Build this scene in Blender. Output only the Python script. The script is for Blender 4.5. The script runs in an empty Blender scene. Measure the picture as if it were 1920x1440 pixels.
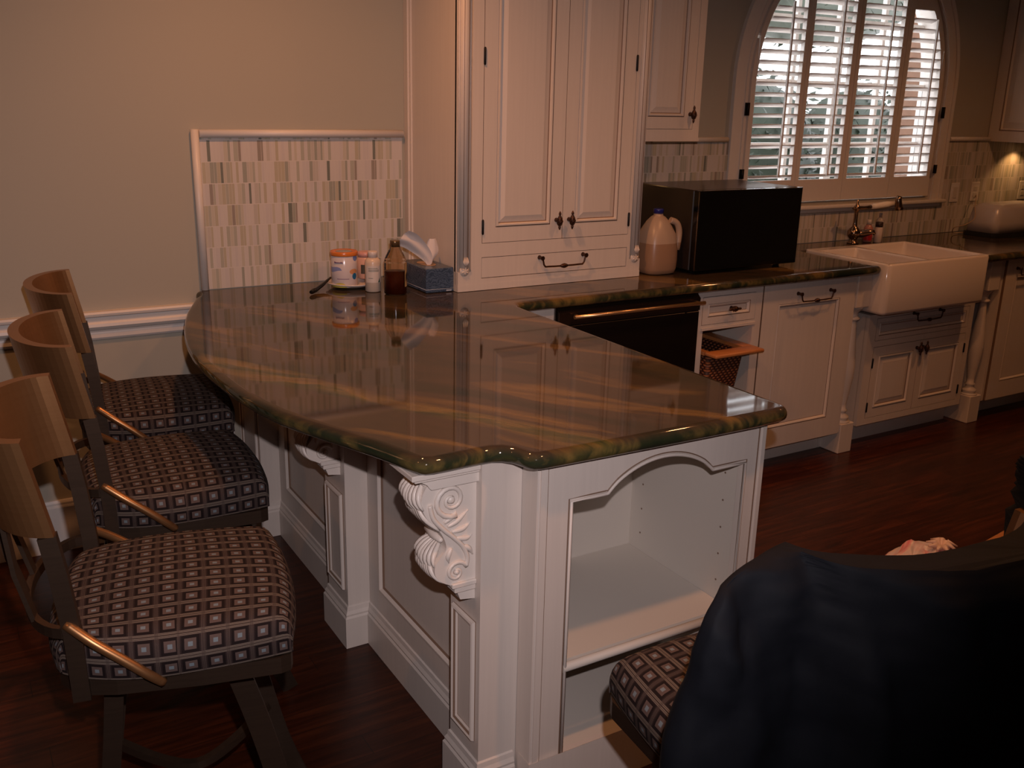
import bpy, bmesh, math, random
from mathutils import Vector, Matrix, noise
from mathutils.geometry import tessellate_polygon

# ------------------------------------------------------------------ scene, camera, world, main lights
S = bpy.context.scene
COL = S.collection
S.view_settings.view_transform = 'Standard'
S.view_settings.look = 'None'
S.view_settings.exposure = 0.0
S.view_settings.gamma = 1.0
S.view_settings.use_curve_mapping = False

CAM = Vector((-0.2236, -3.5813, 1.6237))
cd = bpy.data.cameras.new('camera')
cam = bpy.data.objects.new('camera', cd)
COL.objects.link(cam)
_fw = Vector((0.494751, 0.8208077, -0.28547533))
_rt = Vector((0.85960395, -0.51048746, 0.02199096))
_up = Vector((0.12768123, 0.25627577, 0.95813372))
cam.matrix_world = Matrix(((_rt.x, _up.x, -_fw.x, CAM.x), (_rt.y, _up.y, -_fw.y, CAM.y),
                           (_rt.z, _up.z, -_fw.z, CAM.z), (0, 0, 0, 1)))
cd.sensor_width = 36.0
cd.lens = 36.0 * 1803.17 / 1920.0
cd.clip_start = 0.05
S.camera = cam

w = bpy.data.worlds.new('world'); S.world = w; w.use_nodes = True
_bg = w.node_tree.nodes['Background']
_bg.inputs['Color'].default_value = (0.93, 0.95, 1.0, 1)
_bg.inputs['Strength'].default_value = 4.4

def lamp(name, kind, loc, energy, color, size=0.1, target=None, spot=None, blend=0.5):
    ld = bpy.data.lights.new(name, kind)
    ld.energy = energy; ld.color = color
    if kind == 'AREA': ld.size = size
    elif kind in ('POINT', 'SPOT'): ld.shadow_soft_size = size
    if kind == 'SPOT': ld.spot_size = math.radians(spot); ld.spot_blend = blend
    o = bpy.data.objects.new(name, ld); COL.objects.link(o)
    o.location = loc
    if target is not None:
        o.rotation_euler = (Vector(target) - Vector(loc)).to_track_quat('-Z', 'Y').to_euler()
    return o

WARM = (1.0, 0.41, 0.155)
# the camera's own flash, a little above and to the right of the lens
lamp('camera_flash', 'SPOT', CAM + _up * 0.13 + _rt * 0.05 - _fw * 0.02, 112.0, (1.0, 0.87, 0.90), 0.012,
     CAM + _fw * 3.0 - _rt * 0.62, 84, 0.9)
# recessed ceiling downlights (tungsten)
for _x, _y, _e in ((0.72, -1.05, 7.9), (1.3, -2.6, 6.5), (2.6, -1.6, 3.6), (4.2, -1.5, 4.8), (-1.4, -2.0, 2.2)):
    lamp('ceiling_downlight', 'SPOT', (_x, _y, 2.70), _e * 7.7, WARM, 0.05, (_x, _y, 0), 150, 0.8)

# ------------------------------------------------------------------ node materials
def nt(name):
    m = bpy.data.materials.new(name); m.use_nodes = True
    t = m.node_tree
    return m, t, t.nodes['Principled BSDF']

def N(t, kind, **kw):
    n = t.nodes.new(kind)
    for k, v in kw.items():
        if k.startswith('i_'): n.inputs[k[2:].replace('_', ' ')].default_value = v
        else: setattr(n, k, v)
    return n

def M(t, op, a, b=None, c=None):
    n = t.nodes.new('ShaderNodeMath'); n.operation = op
    for i, v in enumerate((a, b, c)):
        if v is None: continue
        if isinstance(v, (int, float)): n.inputs[i].default_value = v
        else: t.links.new(v, n.inputs[i])
    return n.outputs[0]

def MIX(t, fac, a, b):
    n = t.nodes.new('ShaderNodeMix'); n.data_type = 'RGBA'
    for sock, v in ((n.inputs[0], fac), (n.inputs[6], a), (n.inputs[7], b)):
        if isinstance(v, (int, float)): sock.default_value = v
        elif isinstance(v, tuple): sock.default_value = (v[0], v[1], v[2], 1)
        else: t.links.new(v, sock)
    return n.outputs[2]

def RAMP(t, fac, stops, interp='LINEAR'):
    n = t.nodes.new('ShaderNodeValToRGB'); n.color_ramp.interpolation = interp
    e = n.color_ramp.elements
    while len(e) > 1: e.remove(e[-1])
    e[0].position = stops[0][0]; e[0].color = (*stops[0][1], 1)
    for p, c in stops[1:]:
        x = e.new(p); x.color = (*c, 1)
    t.links.new(fac, n.inputs[0])
    return n.outputs[0]

def BUMP(t, b, h, strength, dist=0.002):
    n = N(t, 'ShaderNodeBump'); n.inputs['Strength'].default_value = strength; n.inputs['Distance'].default_value = dist
    t.links.new(h, n.inputs['Height']); t.links.new(n.outputs[0], b.inputs['Normal'])

def POS(t, scale=(1, 1, 1), rot=(0, 0, 0), loc=(0, 0, 0), kind='pos'):
    if kind == 'pos': src = N(t, 'ShaderNodeNewGeometry').outputs['Position']
    else: src = N(t, 'ShaderNodeTexCoord').outputs['Object']
    n = N(t, 'ShaderNodeMapping'); n.inputs['Scale'].default_value = scale
    n.inputs['Rotation'].default_value = rot; n.inputs['Location'].default_value = loc
    t.links.new(src, n.inputs[0]); return n.outputs[0]

def NOISE(t, vec, scale, detail=4, rough=0.5, dist=0.0):
    n = N(t, 'ShaderNodeTexNoise'); n.inputs['Scale'].default_value = scale
    n.inputs['Detail'].default_value = detail; n.inputs['Roughness'].default_value = rough
    n.inputs['Distortion'].default_value = dist
    t.links.new(vec, n.inputs['Vector']); return n.outputs[0]

def simple(name, col, rough=0.5, metal=0.0, trans=0.0, spec=0.5, nscale=0, namt=0.15, bump=0.0, coat=0.0, alpha=1.0, sss=0.0):
    m, t, b = nt(name)
    b.inputs['Base Color'].default_value = (*col, 1)
    b.inputs['Roughness'].default_value = rough; b.inputs['Metallic'].default_value = metal
    b.inputs['Transmission Weight'].default_value = trans; b.inputs['Specular IOR Level'].default_value = spec
    b.inputs['Coat Weight'].default_value = coat; b.inputs['Coat Roughness'].default_value = 0.05
    b.inputs['Alpha'].default_value = alpha
    if nscale:
        f = NOISE(t, POS(t, kind='obj'), nscale)
        c = MIX(t, f, tuple(x * (1 - namt) for x in col), tuple(min(1, x * (1 + namt)) for x in col))
        t.links.new(c, b.inputs['Base Color'])
        if bump: BUMP(t, b, f, bump)
    return m

def paint(name, base, streak=0.10, vert=True):
    m, t, b = nt(name)
    v = POS(t, (26, 26, 0.9) if vert else (1.2, 26, 26))
    f = NOISE(t, v, 3.0, 5, 0.65)
    g = NOISE(t, POS(t), 1.7, 3)
    c = MIX(t, f, tuple(x * (1 - streak) for x in base), tuple(min(1, x * (1 + streak * 0.6)) for x in base))
    c = MIX(t, M(t, 'MULTIPLY', g, 0.25), c, tuple(x * .88 for x in base))
    t.links.new(c, b.inputs['Base Color'])
    b.inputs['Roughness'].default_value = 0.42
    BUMP(t, b, f, 0.06, 0.001)
    return m

PAINT = paint('glazed_cream_paint', (0.66, 0.585, 0.525))
GLAZE = simple('brown_glaze', (0.20, 0.125, 0.085), 0.5)
TRIMW = paint('trim_paint', (0.66, 0.61, 0.57), 0.04)
INNER = simple('cabinet_interior', (0.62, 0.565, 0.50), 0.6)
BRONZE = simple('dark_bronze', (0.085, 0.042, 0.028), 0.42, 0.85, nscale=60, namt=0.5)
HINGE = simple('black_hinge', (0.012, 0.010, 0.010), 0.45, 0.6)
BLACK = simple('black_plastic', (0.012, 0.012, 0.013), 0.35)

def wallmat():
    m, t, b = nt('wall_paint')
    f = NOISE(t, POS(t), 1.1, 3)
    c = MIX(t, f, (0.365, 0.335, 0.275), (0.395, 0.362, 0.298))
    t.links.new(c, b.inputs['Base Color']); b.inputs['Roughness'].default_value = 0.75
    BUMP(t, b, NOISE(t, POS(t), 260, 2), 0.08, 0.001)
    return m
WALL = wallmat()

def granite():
    m, t, b = nt('green_gold_granite')
    a = math.radians(56)
    v0 = POS(t, (1, 1, 1), (0, 0, a))
    wob = N(t, 'ShaderNodeTexNoise'); wob.inputs['Scale'].default_value = 2.2; wob.inputs['Detail'].default_value = 3
    t.links.new(v0, wob.inputs['Vector'])
    add = N(t, 'ShaderNodeVectorMath', operation='MULTIPLY_ADD')
    t.links.new(wob.outputs['Color'], add.inputs[0]); add.inputs[1].default_value = (0.12, 0.12, 0.12); t.links.new(v0, add.inputs[2])
    mp = N(t, 'ShaderNodeMapping'); mp.inputs['Scale'].default_value = (1.05, 6.2, 3.0)
    t.links.new(add.outputs[0], mp.inputs[0])
    f = NOISE(t, mp.outputs[0], 1.0, 7, 0.55, 0.35)
    col = RAMP(t, f, [(0.30, (0.016, 0.024, 0.014)), (0.42, (0.034, 0.028, 0.018)), (0.50, (0.058, 0.038, 0.024)),
                      (0.545, (0.050, 0.034, 0.024)), (0.60, (0.125, 0.074, 0.028)), (0.66, (0.185, 0.108, 0.036)), (0.72, (0.09, 0.062, 0.026)), (0.80, (0.060, 0.055, 0.026))])
    # one broad gold-green vein crossing the bar
    sp_ = N(t, 'ShaderNodeSeparateXYZ'); t.links.new(add.outputs[0], sp_.inputs[0])
    gp = N(t, 'ShaderNodeNewGeometry'); sq_ = N(t, 'ShaderNodeSeparateXYZ'); t.links.new(gp.outputs['Position'], sq_.inputs[0])
    pp = M(t, 'ADD', M(t, 'MULTIPLY', sq_.outputs[0], .86), M(t, 'MULTIPLY', sq_.outputs[1], .52))
    pp = M(t, 'ADD', pp, M(t, 'MULTIPLY', M(t, 'SUBTRACT', f, .5), .30))
    d_ = M(t, 'ABSOLUTE', M(t, 'ADD', pp, .235))
    vein = M(t, 'MAXIMUM', M(t, 'SUBTRACT', 1.0, M(t, 'DIVIDE', d_, .045)), 0.0)
    vcol = RAMP(t, NOISE(t, mp.outputs[0], 2.3, 5, .6, .5), [(0.36, (0.020, 0.036, 0.016)), (0.46, (0.085, 0.075, 0.020)), (0.54, (0.190, 0.120, 0.034)), (0.66, (0.13, 0.082, 0.030))])
    col = MIX(t, M(t, 'POWER', vein, .55), col, vcol)
    fine = NOISE(t, v0, 90, 4, 0.7)
    col = MIX(t, M(t, 'MULTIPLY', fine, 0.35), col, (0.02, 0.022, 0.014))
    # greener on the worked edge
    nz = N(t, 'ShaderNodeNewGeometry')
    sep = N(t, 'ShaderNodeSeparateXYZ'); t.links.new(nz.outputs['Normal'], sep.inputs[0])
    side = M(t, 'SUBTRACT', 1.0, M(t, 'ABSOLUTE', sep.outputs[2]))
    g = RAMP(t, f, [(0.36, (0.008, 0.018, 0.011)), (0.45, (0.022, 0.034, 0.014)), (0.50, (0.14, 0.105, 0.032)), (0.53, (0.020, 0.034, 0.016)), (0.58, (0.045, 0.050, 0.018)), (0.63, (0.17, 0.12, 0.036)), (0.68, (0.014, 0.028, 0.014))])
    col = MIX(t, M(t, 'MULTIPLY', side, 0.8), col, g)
    t.links.new(col, b.inputs['Base Color'])
    b.inputs['Roughness'].default_value = 0.045
    b.inputs['Specular IOR Level'].default_value = 0.52
    return m
GRANITE = granite()

def woodfloor():
    m, t, b = nt('cherry_floor_boards')
    P = N(t, 'ShaderNodeNewGeometry').outputs['Position']
    sep = N(t, 'ShaderNodeSeparateXYZ'); t.links.new(P, sep.inputs[0])
    x, y = sep.outputs[0], sep.outputs[1]
    pl = M(t, 'DIVIDE', y, 0.085); row = M(t, 'FLOOR', pl); fr = M(t, 'FRACT', pl)
    wn = N(t, 'ShaderNodeTexWhiteNoise', noise_dimensions='1D'); t.links.new(row, wn.inputs['W'])
    xo = M(t, 'ADD', x, M(t, 'MULTIPLY', wn.outputs['Value'], 3.0))
    bx_ = M(t, 'DIVIDE', xo, 0.9); seg = M(t, 'FLOOR', bx_); bf = M(t, 'FRACT', bx_)
    cmb = N(t, 'ShaderNodeCombineXYZ'); t.links.new(row, cmb.inputs[0]); t.links.new(seg, cmb.inputs[1])
    wn2 = N(t, 'ShaderNodeTexWhiteNoise', noise_dimensions='3D'); t.links.new(cmb.outputs[0], wn2.inputs['Vector'])
    tone = wn2.outputs['Value']
    mp = N(t, 'ShaderNodeMapping'); mp.inputs['Scale'].default_value = (2.0, 26.0, 1.0); t.links.new(P, mp.inputs[0])
    gr = NOISE(t, mp.outputs[0], 1.6, 7, 0.65, 0.6)
    c = RAMP(t, gr, [(0.30, (0.016, 0.0032, 0.0012)), (0.5, (0.050, 0.0105, 0.0034)), (0.72, (0.105, 0.024, 0.0070))])
    c = MIX(t, M(t, 'MULTIPLY', tone, 0.5), c, (0.022, 0.005, 0.002))
    gap = M(t, 'MAXIMUM', M(t, 'LESS_THAN', fr, 0.022), M(t, 'LESS_THAN', bf, 0.0025))
    c = MIX(t, M(t, 'MULTIPLY', gap, 0.8), c, (0.006, 0.003, 0.002))
    t.links.new(c, b.inputs['Base Color'])
    b.inputs['Roughness'].default_value = 0.30
    b.inputs['Specular IOR Level'].default_value = 0.35
    BUMP(t, b, M(t, 'SUBTRACT', gr, M(t, 'MULTIPLY', gap, 1.5)), 0.08, 0.002)
    return m
FLOOR = woodfloor()

def mosaic(axis_off=0.0, z0=0.92, row_h=0.0765):
    m, t, b = nt('marble_stick_mosaic')
    P = N(t, 'ShaderNodeNewGeometry').outputs['Position']
    sep = N(t, 'ShaderNodeSeparateXYZ'); t.links.new(P, sep.inputs[0])
    x, z = sep.outputs[0], sep.outputs[2]
    rz = M(t, 'DIVIDE', M(t, 'SUBTRACT', z, z0), row_h); row = M(t, 'FLOOR', rz); fz = M(t, 'FRACT', rz)
    W = M(t, 'ADD', M(t, 'MULTIPLY', x, 84.0), M(t, 'MULTIPLY', row, 37.37))
    v1 = N(t, 'ShaderNodeTexVoronoi', voronoi_dimensions='1D', feature='F1'); v1.inputs['Scale'].default_value = 1.0
    t.links.new(W, v1.inputs['W'])
    v2 = N(t, 'ShaderNodeTexVoronoi', voronoi_dimensions='1D', feature='DISTANCE_TO_EDGE'); v2.inputs['Scale'].default_value = 1.0
    t.links.new(W, v2.inputs['W'])
    sc = N(t, 'ShaderNodeSeparateColor'); t.links.new(v1.outputs['Color'], sc.inputs[0])
    c = RAMP(t, sc.outputs[0], [(0.0, (0.56, 0.505, 0.47)), (0.30, (0.48, 0.43, 0.35)), (0.42, (0.53, 0.48, 0.46)),
                                (0.58, (0.42, 0.37, 0.27)), (0.69, (0.37, 0.355, 0.29)), (0.80, (0.46, 0.41, 0.36)), (0.88, (0.29, 0.29, 0.24)),
                                (0.945, (0.26, 0.215, 0.18)), (0.975, (0.12, 0.135, 0.11))], 'CONSTANT')
    mp = N(t, 'ShaderNodeMapping'); mp.inputs['Scale'].default_value = (60, 60, 6); t.links.new(P, mp.inputs[0])
    f = NOISE(t, mp.outputs[0], 3, 4)
    c = MIX(t, M(t, 'MULTIPLY', f, 0.30), c, (0.44, 0.39, 0.32))
    g1 = M(t, 'LESS_THAN', v2.outputs['Distance'], 0.04)
    g2 = M(t, 'MAXIMUM', M(t, 'LESS_THAN', fz, 0.022), M(t, 'GREATER_THAN', fz, 0.985))
    g = M(t, 'MAXIMUM', g1, g2)
    c = MIX(t, g, c, (0.57, 0.51, 0.46))
    t.links.new(c, b.inputs['Base Color']); b.inputs['Roughness'].default_value = 0.38
    BUMP(t, b, M(t, 'SUBTRACT', 1.0, g), 0.15, 0.001)
    return m
MOSAIC = mosaic()

def fabric():
    m, t, b = nt('square_pattern_upholstery')
    uv = N(t, 'ShaderNodeTexCoord').outputs['UV']
    sep = N(t, 'ShaderNodeSeparateXYZ'); t.links.new(uv, sep.inputs[0])
    u = M(t, 'FRACT', M(t, 'DIVIDE', sep.outputs[0], 0.0445)); v = M(t, 'FRACT', M(t, 'DIVIDE', sep.outputs[1], 0.0400))
    du = M(t, 'ABSOLUTE', M(t, 'SUBTRACT', u, 0.5)); dv = M(t, 'ABSOLUTE', M(t, 'SUBTRACT', v, 0.5))
    d = M(t, 'MAXIMUM', du, dv)
    # stripes between the squares: along u (bands across v edges) pale with a dark core, the others brown with pin lines
    base = (0.0202, 0.0123, 0.0118)
    pins = M(t, 'LESS_THAN', M(t, 'ABSOLUTE', M(t, 'SUBTRACT', M(t, 'FRACT', M(t, 'MULTIPLY', du, 22.0)), 0.5)), 0.17)
    c = MIX(t, M(t, 'MULTIPLY', pins, M(t, 'GREATER_THAN', du, 0.40)), base, (0.0857, 0.0618, 0.0526))
    pale = M(t, 'GREATER_THAN', dv, 0.385)
    core = M(t, 'GREATER_THAN', dv, 0.475)
    edge = M(t, 'LESS_THAN', M(t, 'ABSOLUTE', M(t, 'SUBTRACT', dv, 0.43)), 0.010)
    pc = MIX(t, M(t, 'MAXIMUM', core, edge), (0.1310, 0.1039, 0.0836), (0.0302, 0.0197, 0.0167))
    c = MIX(t, M(t, 'MULTIPLY', pale, M(t, 'SUBTRACT', 1.0, M(t, 'MULTIPLY', M(t, 'GREATER_THAN', du, 0.42), 0.45))), c, pc)
    c = MIX(t, M(t, 'LESS_THAN', d, 0.355), c, (0.0071, 0.0034, 0.0037))
    c = MIX(t, M(t, 'LESS_THAN', d, 0.235), c, (0.0806, 0.0551, 0.0483))
    c = MIX(t, M(t, 'LESS_THAN', d, 0.095), c, (0.1310, 0.1601, 0.1796))
    mp = N(t, 'ShaderNodeMapping'); mp.inputs['Scale'].default_value = (1, 1, 1); t.links.new(uv, mp.inputs[0])
    wv = NOISE(t, mp.outputs[0], 900, 2)
    t.links.new(c, b.inputs['Base Color']); b.inputs['Roughness'].default_value = 0.85
    b.inputs['Specular IOR Level'].default_value = 0.2
    b.inputs['Sheen Weight'].default_value = 0.0
    BUMP(t, b, wv, 0.25, 0.001)
    return m
FABRIC = fabric()

def brushed(name, c1, c2, rough=0.34):
    m, t, b = nt(name)
    f = NOISE(t, POS(t, (3, 3, 60), kind='obj'), 3.0, 4)
    t.links.new(MIX(t, f, c1, c2), b.inputs['Base Color'])
    b.inputs['Metallic'].default_value = 0.8; b.inputs['Roughness'].default_value = rough
    BUMP(t, b, f, 0.05, 0.0005)
    return m
STOOLM = brushed('brushed_bronze_metal', (0.30, 0.150, 0.062), (0.36, 0.185, 0.080), 0.36)
STOOLD = brushed('dull_bronze_metal', (0.055, 0.036, 0.025), (0.085, 0.055, 0.037), 0.48)
GOLDBAR = brushed('polished_bronze_bar', (0.55, 0.33, 0.16), (0.62, 0.38, 0.19), 0.25)
STEEL = brushed('black_stainless', (0.030, 0.022, 0.018), (0.038, 0.027, 0.022), 0.30)
NICKEL = simple('antique_nickel', (0.33, 0.23, 0.16), 0.18, 1.0)

# ------------------------------------------------------------------ mesh building
class MB:
    def __init__(s): s.v = []; s.f = []; s.m = []; s.s = []; s.uv = None
    def add(s, vs, fs, mat=0, smooth=False):
        o = len(s.v); s.v += [Vector(p) for p in vs]
        for f in fs:
            s.f.append([i + o for i in f]); s.m.append(mat); s.s.append(smooth)
    def box(s, x0, x1, y0, y1, z0, z1, mat=0, bev=0.0, segs=1):
        if x1 < x0: x0, x1 = x1, x0
        if y1 < y0: y0, y1 = y1, y0
        if z1 < z0: z0, z1 = z1, z0
        if bev <= 0:
            s.add([(x0, y0, z0), (x1, y0, z0), (x1, y1, z0), (x0, y1, z0), (x0, y0, z1), (x1, y0, z1), (x1, y1, z1), (x0, y1, z1)],
                  [(0, 3, 2, 1), (4, 5, 6, 7), (0, 1, 5, 4), (1, 2, 6, 5), (2, 3, 7, 6), (3, 0, 4, 7)], mat)
            return
        bm = bmesh.new(); bmesh.ops.create_cube(bm, size=1)
        for v in bm.verts: v.co = Vector(((x0 + x1) / 2 + v.co.x * (x1 - x0), (y0 + y1) / 2 + v.co.y * (y1 - y0), (z0 + z1) / 2 + v.co.z * (z1 - z0)))
        bmesh.ops.bevel(bm, geom=bm.edges[:], offset=min(bev, 0.49 * min(x1 - x0, y1 - y0, z1 - z0)), segments=segs, profile=0.5, affect='EDGES')
        bm.verts.index_update()
        s.add([v.co.copy() for v in bm.verts], [[v.index for v in f.verts] for f in bm.faces], mat, segs > 1)
        bm.free()
    def xf(s, start, mat):
        for i in range(start, len(s.v)): s.v[i] = mat @ s.v[i]
    def rings(s, rs, mat=0, smooth=False, closed=True, cap0=False, cap1=False, mats=None):
        n = len(rs[0]); o = len(s.v)
        for r in rs: s.v += [Vector(p) for p in r]
        for i in range(len(rs) - 1):
            for j in range(n if closed else n - 1):
                k = (j + 1) % n
                s.f.append([o + i * n + j, o + i * n + k, o + (i + 1) * n + k, o + (i + 1) * n + j])
                s.m.append(mats[i] if mats else mat); s.s.append(smooth)
        if cap0: s.f.append([o + j for j in range(n)][::-1]); s.m.append(mats[0] if mats else mat); s.s.append(False)
        if cap1: s.f.append([o + (len(rs) - 1) * n + j for j in range(n)]); s.m.append(0 if mats else mat); s.s.append(False)
    def lathe(s, prof, c=(0, 0, 0), seg=24, mat=0, smooth=True, caps=True, axis='z', mats=None):
        rs = []
        for r, z in prof:
            ring = []
            for k in range(seg):
                a = 2 * math.pi * k / seg
                p = (r * math.cos(a), r * math.sin(a), z)
                if axis == 'x': p = (p[2], p[0], p[1])
                elif axis == 'y': p = (p[0], p[2], p[1])
                ring.append((c[0] + p[0], c[1] + p[1], c[2] + p[2]))
            rs.append(ring)
        s.rings(rs, mat, smooth, True, caps, caps, mats)
    def tube(s, path, r, seg=10, mat=0, smooth=True, flat=None, up=None):
        path = [Vector(p) for p in path]; n = len(path)
        rr = r if isinstance(r, (list, tuple)) else [r] * n
        T = [(path[min(i + 1, n - 1)] - path[max(i - 1, 0)]).normalized() for i in range(n)]
        u = Vector(up) if up else (Vector((0, 0, 1)) if abs(T[0].z) < 0.9 else Vector((1, 0, 0)))
        rs = []
        for i in range(n):
            a = T[i].cross(u)
            if a.length < 1e-4: a = T[i].orthogonal()
            a.normalize(); b = a.cross(T[i]).normalized()
            if not up: u = b
            fx = flat[0] if flat else 1; fy = flat[1] if flat else 1
            ring = []
            for k in range(seg):
                an = 2 * math.pi * (k + 0.5) / seg
                ring.append(path[i] + a * math.cos(an) * rr[i] * fx + b * math.sin(an) * rr[i] * fy)
            rs.append(ring)
        s.rings(rs, mat, smooth, True, True, True)
    def bar(s, path, wdt, thk, updir, mat=0):
        """rectangular bar along a path; wdt measured across, thk along updir-ish"""
        path = [Vector(p) for p in path]; n = len(path); rs = []
        for i in range(n):
            T = (path[min(i + 1, n - 1)] - path[max(i - 1, 0)]).normalized()
            a = T.cross(Vector(updir)).normalized(); b = a.cross(T).normalized()
            h = Vector(a) * wdt / 2; g = Vector(b) * thk / 2
            rs.append([path[i] - h - g, path[i] + h - g, path[i] + h + g, path[i] - h + g])
        s.rings(rs, mat, False, True, True, True)
    def prism(s, pts, fn, a0, a1, mat=0, smooth=False):
        """pts 2D polygon, fn(p, a) -> 3D"""
        n = len(pts)
        s.add([fn(p, a0) for p in pts] + [fn(p, a1) for p in pts],
              [list(range(n))[::-1], [n + i for i in range(n)]], mat)
        o = len(s.v) - 2 * n
        for i in range(n):
            k = (i + 1) % n
            s.f.append([o + i, o + k, o + n + k, o + n + i]); s.m.append(mat); s.s.append(smooth)

def build(name, mb, mats, parent=None, root=None, local=False, recalc=True):
    """link mb as one mesh; world coordinates are turned into the root's frame"""
    if not isinstance(mats, (list, tuple)): mats = [mats]
    me = bpy.data.meshes.new(name)
    vs = mb.v
    rt = root if root is not None else parent
    if rt is not None and not local:
        while rt.parent is not None: rt = rt.parent
        inv = (Matrix.Translation(rt.location) @ rt.rotation_euler.to_matrix().to_4x4()).inverted()
        vs = [inv @ p for p in vs]
    me.from_pydata([tuple(p) for p in vs], [], mb.f)
    for i, p in enumerate(me.polygons): p.material_index = mb.m[i]; p.use_smooth = mb.s[i]
    for m_ in mats: me.materials.append(m_)
    if mb.uv:
        ul = me.uv_layers.new(name='UVMap')
        for l in me.loops: ul.data[l.index].uv = mb.uv[l.vertex_index]
    if recalc:
        bm = bmesh.new(); bm.from_mesh(me); bmesh.ops.recalc_face_normals(bm, faces=bm.faces[:]); bm.to_mesh(me); bm.free()
    me.update()
    o = bpy.data.objects.new(name, me); COL.objects.link(o)
    if parent is not None: o.parent = parent
    return o

def tag(o, label=None, cat=None, group=None, kind=None):
    if label: o['label'] = label
    if cat: o['category'] = cat
    if group: o['group'] = group
    if kind: o['kind'] = kind
    return o
def thing(name, label, cat, loc=(0, 0, 0), rz=0.0, group=None):
    o = bpy.data.objects.new(name, None); COL.objects.link(o)
    o.location = loc; o.rotation_euler = (0, 0, rz); o.empty_display_size = 0.1
    return tag(o, label, cat, group)
def structure(name, mb, mats, label=None, parent=None, cat=None):
    o = build(name, mb, mats, parent)
    if parent is None:
        o['kind'] = 'structure'
        if label: o['label'] = label
        if cat: o['category'] = cat
    return o

# frames: a face is an origin + U (right), V (up), Nn (towards the room)
class Face:
    def __init__(s, O, U, V, Nn): s.O = Vector(O); s.U = Vector(U); s.V = Vector(V); s.N = Vector(Nn)
    def __call__(s, u, v, n=0): return s.O + s.U * u + s.V * v + s.N * n
def rectpanel(mb, F, u0, u1, v0, v1, prof, mats):
    """nested rectangular rings; prof = [(inset, height)...], mats per step"""
    rs = []
    for ins, h in prof:
        rs.append([F(u0 + ins, v0 + ins, h), F(u1 - ins, v0 + ins, h), F(u1 - ins, v1 - ins, h), F(u0 + ins, v1 - ins, h)])
    mb.rings(rs, 0, False, True, True, True, mats)
def fbox(mb, F, u0, u1, v0, v1, n0, n1, mat=0, bev=0):
    p = [F(a, b, c) for c in (n0, n1) for a, b in ((u0, v0), (u1, v0), (u1, v1), (u0, v1))]
    mb.add(p, [(0, 3, 2, 1), (4, 5, 6, 7), (0, 1, 5, 4), (1, 2, 6, 5), (2, 3, 7, 6), (3, 0, 4, 7)], mat)
def frame_cells(mb, F, u0, u1, v0, v1, holes, n0, n1, mat=0):
    us = sorted({u0, u1, *[h[0] for h in holes], *[h[1] for h in holes]})
    for a, b in zip(us[:-1], us[1:]):
        mid = (a + b) / 2
        hs = sorted([(h[2], h[3]) for h in holes if h[0] < mid < h[1]])
        z = v0
        for h0, h1 in hs:
            if h0 > z + 1e-6: fbox(mb, F, a, b, z, h0, n0, n1, mat)
            z = h1
        if v1 > z + 1e-6: fbox(mb, F, a, b, z, v1, n0, n1, mat)
RAISED = lambda t, fw: ([(0, -0.018), (0, t), (fw, t), (fw + .002, t - .004), (fw + .005, t + .003), (fw + .010, t + .003), (fw + .014, t - .006), (fw + .017, t - .009), (fw + .040, t - .001), (fw + .042, t - .001)],
                        [1, 0, 1, 0, 0, 0, 1, 0, 0])
FLAT = lambda t, fw: ([(0, -0.018), (0, t), (fw, t), (fw + .002, t - .003), (fw + .005, t + .001), (fw + .009, t - .001), (fw + .014, t - .008), (fw + .016, t - .009)],
                      [1, 0, 1, 0, 0, 0, 1])
SLAB = lambda t: ([(0, -0.018), (0, t - .001), (.001, t)], [1, 0])
BEAD = lambda w_: ([(0, -0.001), (0, .002), (.002, .009), (.006, .011), (.010, .008), (.012, .004), (.016, .005), (w_, .001), (w_, -0.001)], [1, 0, 0, 0, 1, 0, 0, 1])

def panel_obj(name, F, u0, u1, v0, v1, style, parent, mats=None, label=None):
    mb = MB(); rectpanel(mb, F, u0, u1, v0, v1, style[0], style[1])
    o = build(name, mb, mats or [PAINT, GLAZE], parent)
    if label: o['label'] = label
    return o
def bead_frame(mb, F, u0, u1, v0, v1, w_=0.02):
    """picture-frame moulding standing on a face, open in the middle"""
    prof, ms = BEAD(w_)
    rs = [[F(u0 + i, v0 + i, h), F(u1 - i, v0 + i, h), F(u1 - i, v1 - i, h), F(u0 + i, v1 - i, h)] for i, h in prof]
    mb.rings(rs, 0, False, True, False, False, ms)

def knob(parent, P, Nn, flat=False):
    """birdcage drop knob standing on a door"""
    mb = MB(); P = Vector(P); Nn = Vector(Nn)
    mb.tube([P, P + Nn * 0.022], [0.009, 0.006], 10)
    c = P + Nn * 0.026
    mb.lathe([(0.001, -0.036), (0.004, -0.030), (0.0055, -0.024), (0.0035, -0.021), (0.008, -0.012), (0.0115, 0.0), (0.008, 0.012), (0.0035, 0.021), (0.0055, 0.025), (0.004, 0.031), (0.001, 0.036)], c, 12)
    for k in range(6):
        mb.tube([c + Vector((0.0125 * math.sin((j + 1) / 8 * math.pi) * math.cos(k * math.pi / 3 + j * 0.5), 0.0125 * math.sin((j + 1) / 8 * math.pi) * math.sin(k * math.pi / 3 + j * 0.5), -0.019 + 0.0055 * j)) for j in range(7)], 0.0014, 5)
    if flat: mb.v = [Vector((c.x + (v.z - c.z), v.y, c.z - (v.x - c.x))) for v in mb.v]
    return build('knob', mb, [BRONZE], parent)
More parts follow.
